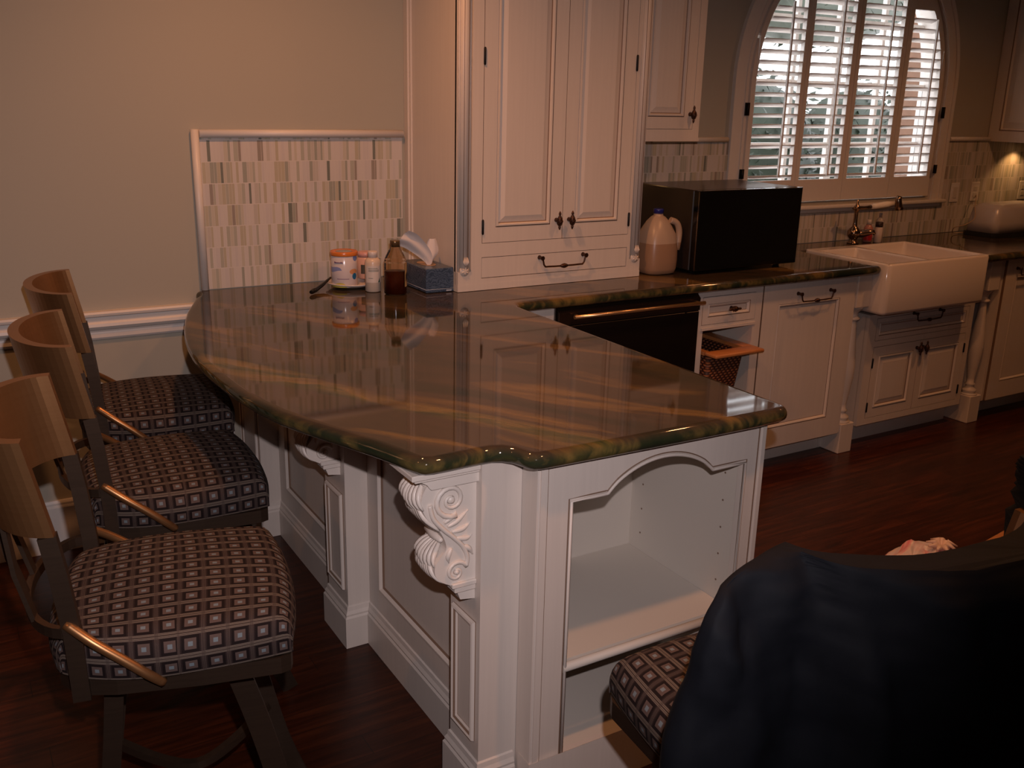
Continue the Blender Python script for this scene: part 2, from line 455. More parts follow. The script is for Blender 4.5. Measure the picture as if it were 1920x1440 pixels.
def bail(parent, P, wd, Nn, U=(1, 0, 0), drop=0.032, name='handle'):
    """bail pull: two posts, a swinging wire and a birdcage bead in the middle"""
    mb = MB(); P = Vector(P); Nn = Vector(Nn); U = Vector(U); Z = Vector((0, 0, 1))
    for s_ in (-1, 1):
        q = P + U * (s_ * wd / 2)
        mb.tube([q, q + Nn * 0.008, q + Nn * 0.02, q + Nn * .026], [0.009, 0.006, 0.007, .009], 10)
    pts = []
    q = Nn * 0.022
    L = wd / 2
    for a, b in ((-L, 0.0), (-L + .004, -0.010), (-L + 0.008, -drop + 0.008), (-L + 0.015, -drop), (-L + 0.03, -drop), (-L * .4, -drop - .001), (0, -drop - .001), (L * .4, -drop - .001), (L - 0.03, -drop), (L - 0.015, -drop), (L - 0.008, -drop + 0.008), (L - .004, -0.010), (L, 0)):
        pts.append(P + q + U * a + Z * b)
    mb.tube(pts, 0.0034, 8, up=tuple(Nn))
    c = P + q - Z * (drop + .001)
    rings_ = []
    mb.tube([c + U * (x_) for x_ in (-0.018, -.012, -.006, 0, .006, .012, .018)], [0.0035, .0065, .0085, .0095, .0085, .0065, .0035], 10)
    return build(name, mb, [BRONZE], parent)
def hinge(parent, F, u, v0, v1):
    mb = MB(); P = F(u, v0, 0.003); Q = F(u, v1, 0.003)
    mb.tube([P, P + (Q - P) * .06, P + (Q - P) * .94, Q], [.0025, .0045, .0045, .0025], 8)
    return build('hinge', mb, [HINGE], parent)
def square_tube(mb, a, b, w_, mat=0): pass

WIN_C, WIN_R, WIN_S, WIN_B = 3.945, 0.745, 1.73, 1.135   # arch centre x, radius, spring height, sill height
def arch_z(x, r): return WIN_S + math.sqrt(max(0.0, r * r - (x - WIN_C) ** 2))

# ------------------------------------------------------------------ room shell
X0, X1, Y0, ZC = -3.2, 6.4, -5.6, 2.75
mb = MB(); mb.box(X0 - .1, X1 + .1, Y0 - .1, 0.14, -0.1, 0.0)
structure('floor', mb, [FLOOR])
mb = MB(); mb.box(X0 - .1, X1 + .1, Y0 - .1, 0.14, ZC, ZC + .1)
structure('ceiling', mb, [simple('ceiling_paint', (0.62, 0.60, 0.56), 0.8)])
mb = MB()
XZ = lambda p, a: (p[0], a, p[1])
mb.box(X0, WIN_C - WIN_R, 0, 0.14, 0, ZC); mb.box(WIN_C + WIN_R, X1, 0, 0.14, 0, ZC)
mb.box(WIN_C - WIN_R, WIN_C + WIN_R, 0, 0.14, 0, WIN_B)
arc = [(WIN_C - WIN_R * math.cos(math.pi * i / 32), WIN_S + WIN_R * math.sin(math.pi * i / 32)) for i in range(33)]
mb.prism([(WIN_C - WIN_R, ZC)] + arc + [(WIN_C + WIN_R, ZC)], XZ, 0, 0.14)
structure('wall_back', mb, [WALL])
mb = MB(); mb.box(X0 - .1, X0, Y0, 0.14, 0, ZC); structure('wall_left', mb, [WALL])
mb = MB(); mb.box(X1, X1 + .1, Y0, 0.14, 0, ZC); structure('wall_right', mb, [WALL])
mb = MB(); mb.box(X0 - .1, X1 + .1, Y0 - .1, Y0, 0, ZC); structure('wall_front', mb, [WALL])

def molding_x(mb, x0, x1, prof, mats=None, y=0.0):
    """prof = [(out, z)] swept along the back wall"""
    mb.rings([[(x0, y - o, z) for o, z in prof], [(x1, y - o, z) for o, z in prof]], 0, False, True, True, True)
# chair rail
mb = MB()
molding_x(mb, X0, 0.575, [(-.002, .875), (.030, .875), (.034, .868), (.032, .860), (.022, .855), (.022, .838), (.028, .832), (.030, .822), (.022, .812), (.014, .806), (.012, .800), (.014, .794), (.014, .780), (.009, .772), (0, .768), (-.002, .768)])
tag(structure('trim_1', mb, [TRIMW]), 'white moulded chair rail across the wall left of the counter')
mb = MB()
molding_x(mb, X0, 0.698, [(-.002, .195), (.007, .195), (.012, .186), (.012, .178), (.018, .170), (.018, 0.001), (-.002, 0.001)])
structure('baseboard_back', mb, [TRIMW])

# ------------------------------------------------------------------ tile backsplashes
t_ = thing('tile_backsplash', 'cream and grey stick mosaic panel behind the honey bottle, framed in white', 'backsplash', (1.0, 0, 0.92))
mb = MB(); mb.box(0.615, 1.398, -0.010, 0, 0.921, 1.466); build('mosaic', mb, [MOSAIC], t_)
mb = MB()
mb.tube([(0.601, -0.0155, 0.921), (0.601, -0.0155, 1.4925)], 0.0145, 10); build('pencil_border', mb, [TRIMW], t_)
mb = MB(); mb.tube([(0.6155, -0.0155, 1.478), (1.398, -0.0155, 1.478)], 0.0145, 10); build('pencil_border', mb, [TRIMW], t_)
t_ = thing('tile_backsplash', 'stick mosaic wall tiles behind the sink and around the arched window', 'backsplash', (3.9, 0, 0.92))
mb = MB(); mb.box(2.29, 3.125, -0.010, -.0003, 0.921, 1.445); build('mosaic', mb, [MOSAIC], t_)
mb = MB(); mb.box(3.125, 4.765, -0.010, -.0003, .921, 1.075); build('mosaic', mb, [MOSAIC], t_)
mb = MB(); mb.box(4.765, X1 - .002, -0.010, -.0003, 0.921, 1.445); build('mosaic', mb, [MOSAIC], t_)
mb = MB(); mb.tube([(2.645, -0.014, 1.452), (3.105, -0.014, 1.452)], 0.013, 8); build('pencil_border', mb, [TRIMW], t_)
mb = MB(); mb.tube([(4.785, -0.014, 1.452), (5.165, -0.014, 1.452)], 0.013, 8); build('pencil_border', mb, [TRIMW], t_)

# ------------------------------------------------------------------ window: casing, sill, glazing, four shutters
def arch_band(mb, r0, r1, y0, y1, zb, mat=0, seg=40):
    def loop(r):
        pts = [(WIN_C - r, zb)] + [(WIN_C - r * math.cos(math.pi * i / seg), WIN_S + r * math.sin(math.pi * i / seg)) for i in range(seg + 1)] + [(WIN_C + r, zb)]
        return pts
    a, b = loop(r0), loop(r1)
    rs = [[(p[0], y0, p[1]) for p in a], [(p[0], y1, p[1]) for p in a], [(p[0], y1, p[1]) for p in b], [(p[0], y0, p[1]) for p in b], [(p[0], y0, p[1]) for p in a]]
    mb.rings(rs, mat, False, False)
    for lst in (0, -1):
        P = [rs[i][lst] for i in range(4)]; mb.add(P, [(0, 1, 2, 3)], mat)
win = thing('window_1', 'arched kitchen window over the sink with white casing', 'window', (WIN_C, 0, WIN_B)); win['kind'] = 'structure'
mb = MB(); arch_band(mb, WIN_R - .006, WIN_R + .080, -0.018, 0.0, 1.118); arch_band(mb, WIN_R + .060, WIN_R + .084, -0.026, -0.0175, 1.118)
arch_band(mb, WIN_R - .004, WIN_R + .012, -0.024, -0.0175, 1.118)
build('casing', mb, [TRIMW], win)
mb = MB(); arch_band(mb, WIN_R - .030, WIN_R - .001, 0.002, 0.138, 1.137); mb.box(WIN_C - WIN_R + .001, WIN_C + WIN_R - .001, .03, .138, 1.136, 1.15)
build('jamb', mb, [TRIMW], win)
mb = MB(); mb.box(3.10, 4.80, -0.045, 0.0, 1.098, 1.118, 0, .006, 2); mb.box(3.125, 4.775, -0.022, 0, 1.078, 1.098, 0, .003)
build('sill', mb, [TRIMW], win)
mb = MB()
for x_ in (3.62, 3.945, 4.27):
    mb.box(x_ - (.026 if x_ == 3.945 else .011), x_ + (.026 if x_ == 3.945 else .011), .098, .125, 1.15, arch_z(x_, WIN_R - .03))
for z_ in (1.42, 1.73, 2.04, 2.32):
    r_ = WIN_R - .03; hw = r_ if z_ <= WIN_S else math.sqrt(r_ * r_ - (z_ - WIN_S) ** 2)
    mb.box(WIN_C - hw, WIN_C + hw, .100, .123, z_ - .011, z_ + .011)
build('muntins', mb, [TRIMW], win)
gm, gt_, gb = nt('window_glass'); gb.inputs['Base Color'].default_value = (1, 1, 1, 1); gb.inputs['Transmission Weight'].default_value = 1.0
gb.inputs['Roughness'].default_value = 0.0; gb.inputs['IOR'].default_value = 1.02
mb = MB(); mb.prism([(WIN_C - .715, 1.15), (WIN_C + .715, 1.15)] + [(WIN_C + .715 * math.cos(math.pi * i / 24), WIN_S + .715 * math.sin(math.pi * i / 24)) for i in range(25)], XZ, .110, .113)
build('pane', mb, [gm], win)

SLATM = simple('shutter_slat_paint', (0.84, 0.77, 0.72), 0.4)
bounds = [(WIN_C - .715, 3.588, 0), (3.590, 3.943, 1), (3.945, 4.316, 1), (4.318, WIN_C + .715, 0)]
opens = [(WIN_C - .685, 3.561), (3.616, 3.909), (3.972, 4.282), (4.353, WIN_C + .685)]
names_ = ['leftmost white shutter panel of the arched window', 'white shutter panel second from the left in the arched window',
          'white shutter panel third from the left in the arched window', 'rightmost white shutter panel of the arched window']
for i, ((a, b, inner), (oa, ob)) in enumerate(zip(bounds, opens)):
    t_ = thing('shutter_panel', names_[i], 'shutter', ((a + b) / 2, 0.0, 1.15), 0, 'plantation shutters in the arched window')
    RO, RI, ztop = .714, .683, (2.34 if inner else 2.115)
    yA, yB, zb, zr = -0.012, 0.014, 1.139, 1.250
    n_ = 20
    mb = MB()
    mb.box(a, b, yA, yB, zb, zr)
    xs = [oa + (ob - oa) * k / n_ for k in range(n_ + 1)]
    top_in = [(x, min(ztop, arch_z(x, RI))) for x in xs]
    xo = [a + (b - a) * k / 40 for k in range(41)]
    top_out = [(x, arch_z(x, RO)) for x in xo]
    mb.prism([(a, zr), (oa, zr)] + [p for p in top_in[:1]] + [q for q in top_out if q[0] <= oa][::-1], XZ, yA, yB)
    mb.prism([(ob, zr), (b, zr)] + [q for q in top_out if q[0] >= ob][::-1] + [top_in[-1]], XZ, yA, yB)
    mb.prism(top_in + [q for q in top_out if oa <= q[0] <= ob][::-1], XZ, yA, yB)
    build('shutter_frame', mb, [TRIMW], t_)
    mb = MB()
    z_ = zr + .018; ang = math.radians(22)
    while z_ < ztop - 0.015:
        L, R_ = oa, ob
        if z_ > WIN_S:
            hw = math.sqrt(max(0, RI * RI - (z_ + .012 - WIN_S) ** 2))
            L = max(L, WIN_C - hw); R_ = min(R_, WIN_C + hw)
        if R_ - L > .04:
            prof = []
            for k in range(10):
                an = 2 * math.pi * k / 10; cx_ = 0.0255 * math.cos(an); cz_ = 0.0036 * math.sin(an)
                prof.append((cx_ * math.cos(ang) + cz_ * math.sin(ang), -cx_ * math.sin(ang) + cz_ * math.cos(ang)))
            mb.rings([[(x_, .001 + p[0], z_ + p[1]) for p in prof] for x_ in (L + .002, R_ - .002)], 0, True, True, True, True)
        z_ += 0.0497
    build('louvers', mb, [SLATM], t_)
    xr = oa + (ob - oa) * (.62 if i < 3 else .62)
    mb = MB(); mb.box(xr - .005, xr + .005, -.037, -.027, zr + .02, (min(ztop, arch_z(xr, RI)) - .02))
    build('tilt_rod', mb, [TRIMW], t_)
    if i in (0, 3):
        for hz0, hz1 in ((1.265, 1.312), (1.565, 1.625)):
            hx = 3.203 if i == 0 else 4.678
            mb = MB(); mb.box(hx - .016, hx + .016, -.0285, -.0255, hz0, hz1, 0, .001); mb.tube([(hx, -.031, hz0), (hx, -.031, hz1)], .005, 8)
            build('hinge', mb, [HINGE], t_)

# outdoors, seen through the slats
mb = MB(); mb.box(-4, 16, 0.16, 14, -0.7, -0.6)
tag(build('patio', mb, [simple('bright_paving', (0.72, 0.70, 0.68), 0.9, nscale=8, namt=0.1)]), kind='structure')
def shrub(name, label, c, rx, ry, rz_, n, colr, seed):
    random.seed(seed)
    t_ = thing(name, label, 'shrub', (c[0], c[1], -0.6), 0, 'shrubs outside the window')
    mb = MB()
    for _ in range(n):
        u_ = random.uniform(-1, 1); a_ = random.uniform(0, 2 * math.pi); r_ = random.uniform(.55, 1.0)
        q = math.sqrt(1 - u_ * u_)
        p = Vector((c[0] + rx * r_ * q * math.cos(a_), c[1] + ry * r_ * q * math.sin(a_), c[2] + rz_ * r_ * u_))
        d1 = Vector((random.gauss(0, 1), random.gauss(0, 1), random.gauss(0, 1))).normalized(); d2 = d1.orthogonal().normalized()
        l_ = random.uniform(.04, .09)
        mb.add([p - d1 * l_, p + d2 * l_ * .35, p + d1 * l_, p - d2 * l_ * .35], [(0, 1, 2, 3)])
    core = []
    for i in range(13):
        la = math.pi * i / 12; core.append([(c[0] + .88 * rx * math.sin(la) * math.cos(2 * math.pi * k / 20) * (1 + .12 * noise.noise(Vector((i, k * .7, seed)))), c[1] + .8 * ry * math.sin(la) * math.sin(2 * math.pi * k / 20), c[2] - .88 * rz_ * math.cos(la)) for k in range(20)])
    mb.rings(core, 0, False, True, True, True)
    build('foliage', mb, [simple(name + '_leaves', colr, 0.6, nscale=5, namt=0.5)], t_)
    mb = MB(); mb.tube([(c[0], c[1], -0.6), (c[0] + .05, c[1], c[2] - rz_ * .2), (c[0] - .1, c[1], c[2] + rz_ * .5)], [.07, .05, .02], 8)
    build('trunk', mb, [simple('bark', (.06, .04, .03), .9)], t_)
shrub('evergreen_shrub', 'dark green shrub seen through the left shutters', (7.15, 4.0, 0.75), 1.05, .6, 1.25, 3200, (0.012, 0.020, 0.009), 1)
shrub('evergreen_shrub', 'dark green shrub seen through the middle shutters', (9.35, 4.6, 0.70), 1.15, .6, 1.25, 3200, (0.014, 0.022, 0.010), 2)
shrub('evergreen_shrub', 'paler tall shrub behind the top of the shutters', (10.6, 6.6, 3.3), 2.4, .8, 1.0, 1500, (0.035, 0.042, 0.026), 3)
t_ = thing('neighbour_wall', 'cream siding wall and tan post outside, seen through the rightmost shutter', 'wall', (8.2, 2.0, -0.6))
mb = MB()
for k in range(26): mb.box(7.22, 9.6, 1.9 - .012 * (k % 2), 2.1, -0.6 + .14 * k, -0.6 + .14 * (k + 1) - .006)
build('siding', mb, [simple('cream_siding', (0.20, 0.165, 0.13), 0.7)], t_)
mb = MB(); mb.box(6.96, 7.14, 1.85, 2.03, -0.6, 3.2)
build('post', mb, [simple('tan_brick_post', (0.11, 0.052, 0.028), 0.8, nscale=12, namt=.3)], t_)

# ------------------------------------------------------------------ countertop
ct = [(0.600, -0.004), (.580, -.007), (.566, -.018), (.562, -.034), (.568, -.050), (.570, -.064), (.560, -.085), (.535, -.13), (.514, -.191), (.486, -.265), (.456, -.35), (.427, -.455), (.398, -.572), (.378, -.675), (.363, -.775), (.352, -.88), (.347, -.99),
      (.348, -1.08), (.352, -1.163), (.357, -1.245), (.366, -1.33), (.379, -1.42), (.398, -1.505), (.425, -1.585), (.455, -1.66), (.483, -1.73), (.507, -1.79), (.524, -1.84), (.537, -1.885),
      (.545, -1.912), (.552, -1.930), (.566, -1.942), (.586, -1.946), (.62, -1.946), (.66, -1.944), (.695, -1.943), (.72, -1.945), (.738, -1.952), (.752, -1.966), (.759, -1.985), (.764, -2.005), (.775, -2.020), (.792, -2.027), (.82, -2.028),
      (.95, -2.031), (1.1, -2.034), (1.25, -2.036), (1.40, -2.036), (1.47, -2.034), (1.495, -2.026), (1.508, -2.010), (1.512, -1.985), (1.512, -1.8), (1.512, -1.5), (1.512, -1.2), (1.512, -.95), (1.512, -.80),
      (1.513, -.748), (1.522, -.718), (1.540, -.700), (1.570, -.693), (1.65, -.692), (2.0, -.692), (2.5, -.692), (3.0, -.692), (3.40, -.692), (3.472, -.692), (3.484, -.688), (3.488, -.676),
      (3.488, -.5), (3.488, -.22), (3.488, -.206), (3.502, -.200), (3.9, -.200), (4.248, -.200), (4.262, -.206), (4.262, -.22), (4.262, -.5), (4.262, -.676), (4.266, -.688), (4.278, -.692),
      (4.6, -.692), (5.2, -.692), (5.9, -.692), (X1 - .003, -.692), (X1 - .003, -.3), (X1 - .003, -.004)]
def offset_loop(pts, d):
    n = len(pts); out = []
    for i in range(n):
        p0, p, p1 = Vector(pts[i - 1]), Vector(pts[i]), Vector(pts[(i + 1) % n])
        e0 = (p - p0).normalized(); e1 = (p1 - p).normalized()
        n0 = Vector((-e0.y, e0.x)); n1 = Vector((-e1.y, e1.x))
        m_ = (n0 + n1)
        if m_.length < 1e-6: m_ = n0
        m_.normalize(); k = 1 / max(0.5, m_.dot(n0))
        out.append(p + m_ * d * k)
    return out
area = sum(a[0] * b[1] - b[0] * a[1] for a, b in zip(ct, ct[1:] + ct[:1])) / 2
sgn = 1 if area > 0 else -1
mb = MB()
prof = [(.022, .9200), (.0150, .9195), (.0085, .9172), (.0035, .9130), (.0008, .9075), (0, .9005), (.0010, .8935), (.0040, .8880), (.009, .8840), (.016, .8812), (.024, .8803)]
rs = []
for ins, z_ in prof:
    q = offset_loop(ct, sgn * ins)
    rs.append([(p.x, min(p.y, -.0035), z_) for p in q])
mb.rings(rs, 0, True, True)
top, bot = rs[0], rs[-1]
for ring in (top, bot):
    tris = tessellate_polygon([[Vector(p) for p in ring]])
    mb.add(ring, [list(t) for t in tris])
t_ = build('countertop', mb, [GRANITE])
tag(t_, 'polished green and gold granite countertop with a curved bar end', 'countertop')

# ------------------------------------------------------------------ peninsula cabinet (bar side)
XB, XC = 0.775, 0.705
pen = thing('peninsula_cabinet', 'cream panelled cabinet under the curved bar, with carved corbels', 'cabinet', (1.1, -1.0, 0))
mb = MB(); mb.box(XB + .02, 1.482, -1.500, -0.695, 0.0, .879); mb.box(XB + .031, XB + .050, -1.920, -1.50, 0, .879); mb.box(XB + .02, 1.20, -.695, -.004, 0, .879)
build('carcass', mb, [PAINT], pen)
FL = Face((XB, 0, 0), (0, -1, 0), (0, 0, 1), (-1, 0, 0))      # u = -y
bays = [(.245, .945), (1.11, 1.785)]
for k, (a, b) in enumerate(bays):
    mb = MB(); rectpanel(mb, FL, a, b, 0.0, .879, [(0, -.018), (0, 0), (.001, 0)], [0, 0])
    fw = .075
    rs_prof = [(0, 0), (.002, -.003), (.006, .004), (.011, .004), (.016, -.005), (.020, -.010), (.022, -.010)]
    mb = MB()
    u0, u1, v0, v1 = a + .075, b - .065, .205, .83
    frame_cells(mb, FL, a, b, 0, .879, [(u0, u1, v0, v1)], -.019, 0)
    rs_ = [[FL(u0 + i_, v0 + i_, h), FL(u1 - i_, v0 + i_, h), FL(u1 - i_, v1 - i_, h), FL(u0 + i_, v1 - i_, h)] for i_, h in rs_prof]
    mb.rings(rs_, 0, False, True, False, True, [1, 0, 0, 0, 1, 0])
    build('side_panel', mb, [PAINT, GLAZE], pen)
FC = Face((XC, 0, 0), (0, -1, 0), (0, 0, 1), (-1, 0, 0))
cols = [(.004, .245), (.945, 1.11), (1.785, 1.926)]
for k, (a, b) in enumerate(cols):
    mb = MB(); mb.box(XC, XB + .03, -b, -a, 0, .879)
    lo, hi = (.183, .495) if k else (.183, .60)
    u0, u1 = a + .018, b - .018
    bead_frame(mb, FC, u0, u1, lo, hi, .020)
    build('column', mb, [PAINT, GLAZE], pen)
def base_run(mb, path, prof):
    """sweep prof [(out,z)] along a plan path (list of (x,y)); out is to the left of travel"""
    n = len(path); rs = []
    for i in range(n):
        p = Vector(path[i])
        e0 = (Vector(path[i]) - Vector(path[i - 1])).normalized() if i > 0 else None
        e1 = (Vector(path[i + 1]) - Vector(path[i])).normalized() if i < n - 1 else None
        n0 = Vector((e0.y, -e0.x)) if e0 is not None else None; n1 = Vector((e1.y, -e1.x)) if e1 is not None else None
        if n0 is None: m_, k = n1, 1
        elif n1 is None: m_, k = n0, 1
        else:
            m_ = (n0 + n1).normalized(); k = 1 / max(.3, m_.dot(n0))
        rs.append([(p.x + m_.x * o * k, p.y + m_.y * o * k, z_) for o, z_ in prof])
    mb.rings(rs, 0, False, True, True, True)
BPROF = [(-.001, .001), (.014, .001), (.014, .100), (.010, .106), (.011, .112), (.006, .122), (.004, .134), (-.001, .138)]
mb = MB()
path = [(XC, -.005), (XC, -.245), (XB, -.245), (XB, -.945), (XC, -.945), (XC, -1.11), (XB, -1.11), (XB, -1.785), (XC, -1.785), (XC, -1.926), (.798, -1.926)]
base_run(mb, path[::-1], [(-o, z_) for o, z_ in BPROF])
build('base_molding', mb, [PAINT], pen)

def smooth_path(pts, n=6):
    """Catmull-Rom through 2D or 3D points"""
    P = [Vector(p) for p in pts]; out = []
    for i in range(len(P) - 1):
        p0 = P[max(i - 1, 0)]; p1 = P[i]; p2 = P[i + 1]; p3 = P[min(i + 2, len(P) - 1)]
        for k in range(n):
            s_ = k / n
            out.append(0.5 * ((2 * p1) + (p2 - p0) * s_ + (2 * p0 - 5 * p1 + 4 * p2 - p3) * s_ ** 2 + (3 * p1 - p0 - 3 * p2 + p3) * s_ ** 3))
    out.append(P[-1]); return out
def corbel(yc, parent):
    """S-scroll bracket on a column's -x face; o = distance out from the column, z height"""
    y0, y1 = yc - .058, yc + .058
    body = smooth_path([(.0, .858), (.055, .856), (.108, .848), (.126, .828), (.130, .800), (.118, .770), (.094, .742), (.078, .716), (.072, .690), (.085, .672), (.098, .655), (.098, .632), (.082, .612), (.058, .598)], 5)
    poly = [(p[0], p[1]) for p in body] + [(0, .598)]
    mb = MB()
    fn = lambda p, a: (XC - p[0], a, p[1])
    mb.prism(poly, fn, y0 + .008, y1 - .008, 0, False)
    # top block: cap, cove, fascia
    for o0, o1, za, zb_, dy in ((0, .160, .866, .879, .012), (0, .152, .860, .866, .008)):
        mb.box(XC - o1, XC, y0 - dy, y1 + dy, za, zb_, 0, .002)
    cov = [(0, .838), (.112, .838), (.116, .842), (.122, .851), (.134, .858), (.150, .861), (0, .861)]
    mb.prism(cov, fn, y0 - .003, y1 + .003)
    # foot block, stepped
    mb.box(XC - .060, XC, y0, y1, .592, .604, 0, .002); mb.box(XC - .052, XC, y0 + .004, y1 - .004, .578, .592, 0, .002)
    mb.prism([(0, .578), (.044, .578), (.036, .558), (0, .552)], fn, y0 + .010, y1 - .010)
    # acanthus ribs over the front
    front = smooth_path([(.108, .848), (.124, .828), (.128, .800), (.116, .770), (.092, .742), (.076, .716)], 5)
    low = smooth_path([(.070, .698), (.084, .684), (.097, .662), (.097, .638), (.082, .614), (.060, .600)], 5)
    def along(path, q):
        q = max(0, min(.9999, q)) * (len(path) - 1); i_ = int(q); return path[i_].lerp(path[i_ + 1], q - i_)
    for path, tiers, lat in ((front, ((0, .62, .010), (.38, 1.0, .008)), .052), (low, ((0, .65, .008), (.40, 1.0, .006)), .048)):
        for q0, q1, lift in tiers:
            for k in range(-3, 4):
                sk = k / 3.0; pts_, rr2 = [], []
                for i_ in range(9):
                    f_ = i_ / 8; p_ = along(path, q0 + (q1 - q0) * (f_ - .25 * abs(sk) * f_))
                    pts_.append((XC - p_[0] - .001 - lift * math.sin(math.pi * f_ ** 1.4) * (1 - .45 * sk * sk), yc + lat * sk * (.22 + .78 * f_ ** .6), p_[1]))
                    rr2.append(.0060 * math.sin(math.pi * (i_ + .8) / 9.6) + .0006)
                mb.tube(pts_, rr2, 6)
    # curled leaf tips
    mb.lathe([(.002, -.040), (.006, -.036), (.010, 0), (.006, .036), (.002, .040)], (XC - .078, yc, .706), 10, axis='y')
    mb.lathe([(.002, -.046), (.006, -.040), (.009, 0), (.006, .040), (.002, .046)], (XC - .118, yc, .846), 10, axis='y')
    # carved scroll relief on both cheeks
    for ys, sg in ((y0 + .008, -1), (y1 - .008, 1)):
        def sp(cx_, cz_, r0, r1, a0, a1, n_=26, rad=.0045):
            pts = []
            for i_ in range(n_):
                s_ = i_ / (n_ - 1); a_ = a0 + (a1 - a0) * s_; r_ = r0 + (r1 - r0) * s_
                pts.append((XC - cx_ - r_ * math.cos(a_), ys + sg * .002, cz_ + r_ * math.sin(a_)))
            return pts
        up_ = sp(.062, .803, .040, .006, -1.9, 8.2)
        mb.tube(up_, [.0065 - .003 * i_ / len(up_) for i_ in range(len(up_))], 7)
        lo_ = sp(.048, .630, .026, .004, 2.8, -5.2)
        mb.tube(lo_, [.0052 - .0022 * i_ / len(lo_) for i_ in range(len(lo_))], 7)
        for c_, z_, r_ in ((.062, .803, .010), (.048, .630, .007)):
            mb.lathe([(r_, 0), (r_ * .8, .005), (r_ * .3, .008)] if sg > 0 else [(r_, 0), (r_ * .8, -.005), (r_ * .3, -.008)], (XC - c_, ys, z_), 12, axis='y')
        stem = smooth_path([(.112, .800), (.104, .768), (.080, .738), (.056, .715), (.034, .690), (.022, .662), (.024, .640)], 5)
        mb.tube([(XC - p[0], ys + sg * .002, p[1]) for p in stem], [.0055] * len(stem), 7)
        for (a_, b_, c2) in (((.070, .742), (.046, .752), (.020, .772)), ((.060, .728), (.034, .730), (.014, .742)), ((.050, .712), (.026, .706), (.010, .712)),
                            ((.036, .690), (.018, .680), (.008, .664)), ((.078, .752), (.056, .766), (.050, .776)), ((.060, .690), (.068, .672), (.066, .656))):
            lf = smooth_path([a_, b_, c2], 5)
            mb.tube([(XC - p[0], ys + sg * .001, p[1]) for p in lf], [.006 * math.sin(math.pi * min(.95, (i_ + 1.5) / len(lf))) + .0008 for i_ in range(len(lf))], 6)
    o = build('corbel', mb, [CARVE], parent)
    return o
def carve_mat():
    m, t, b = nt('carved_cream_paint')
    geo = N(t, 'ShaderNodeNewGeometry')
    f = geo.outputs['Pointiness']
    c = RAMP(t, f, [(0.44, (0.30, 0.22, 0.165)), (0.485, (0.62, 0.55, 0.49)), (0.52, (0.70, 0.63, 0.57))])  # browner in the hollows of the carving, paler on raised edges
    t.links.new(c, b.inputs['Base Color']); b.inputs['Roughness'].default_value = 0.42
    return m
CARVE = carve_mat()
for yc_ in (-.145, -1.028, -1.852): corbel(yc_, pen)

# ------------------------------------------------------------------ open shelf unit at the end of the peninsula
sh = thing('open_shelf_cabinet', 'cream open shelf unit with an arched opening at the bar end', 'cabinet', (1.14, -1.95, 0))
YE = -1.985
FE = Face((0, YE, 0), (1, 0, 0), (0, 0, 1), (0, -1, 0))
ex0, ex1 = .805, 1.470
ox0, ox1, oz0, ozs = .897, 1.410, .125, .779
cxa = (ox0 + ox1) / 2
def arch_open(u):     # opening top: flat shoulders with a low arch
    a0, a1 = .995, 1.305
    if u <= a0 or u >= a1: return ozs
    h = (a1 - a0) / 2; c_ = (a0 + a1) / 2; rise = .058
    R_ = (h * h + rise * rise) / (2 * rise)
    s_ = math.sqrt(R_ * R_ - (u - c_) ** 2) - (R_ - rise)
    e_ = min(1, min(u - a0, a1 - u) / .022)
    return ozs + s_ * 1.0 + (.004 * e_)
mb = MB()
fbox(mb, FE, ex0, ox0, 0, .879, -.020, 0); fbox(mb, FE, ox1, ex1, 0, .879, -.020, 0); fbox(mb, FE, ox0, ox1, 0, oz0, -.020, 0)
us = [ox0, .95, .99, .995] + [.995 + .31 * k / 24 for k in range(1, 24)] + [1.305, 1.31, 1.36, ox1]
rim = [(u, arch_open(u)) for u in us]
mb.prism(rim + [(ox1, .879), (ox0, .879)], lambda p, a: FE(p[0], p[1], a), -.020, 0)
lip = [(ox0, oz0)] + rim + [(ox1, oz0), (ox0, oz0)]
mb.tube([FE(p[0] + (.003 if p[0] < cxa else -.003) * 0, p[1], .002) for p in lip], .0042, 6, 0, True, up=(0, -1, 0))
mb.tube([FE(p[0], p[1], .0005) for p in [(ox0 - .006, oz0 - .006)] + [(u + (-.006 if u == ox0 else .006 if u == ox1 else 0), z_ + .007) for u, z_ in rim] + [(ox1 + .006, oz0 - .006), (ox0 - .006, oz0 - .006)]], .0016, 5, 1, False, up=(0, -1, 0))
# applied corner mouldings
for xa, xb in ((ex0, .832), (1.452, ex1)):
    fbox(mb, FE, xa, xb, 0, .879, 0, .004)
    fbox(mb, FE, (xa + xb) / 2 - .006, (xa + xb) / 2 + .006, 0, .879, .004, .008)
    fbox(mb, FE, (xb if xa == ex0 else xa - .003), (xb + .003 if xa == ex0 else xa), 0, .879, 0, .0015, 1)
build('face_frame', mb, [PAINT, GLAZE], sh)
mb = MB(); mb.box(ex0 + .001, ex0 + .018, YE + .021, -1.9265, 0, .879); build('side_panel', mb, [PAINT], sh)
mb = MB(); mb.box(ex1 - .017, ex1, YE + .021, -1.505, 0, .879); build('side_panel', mb, [PAINT], sh)
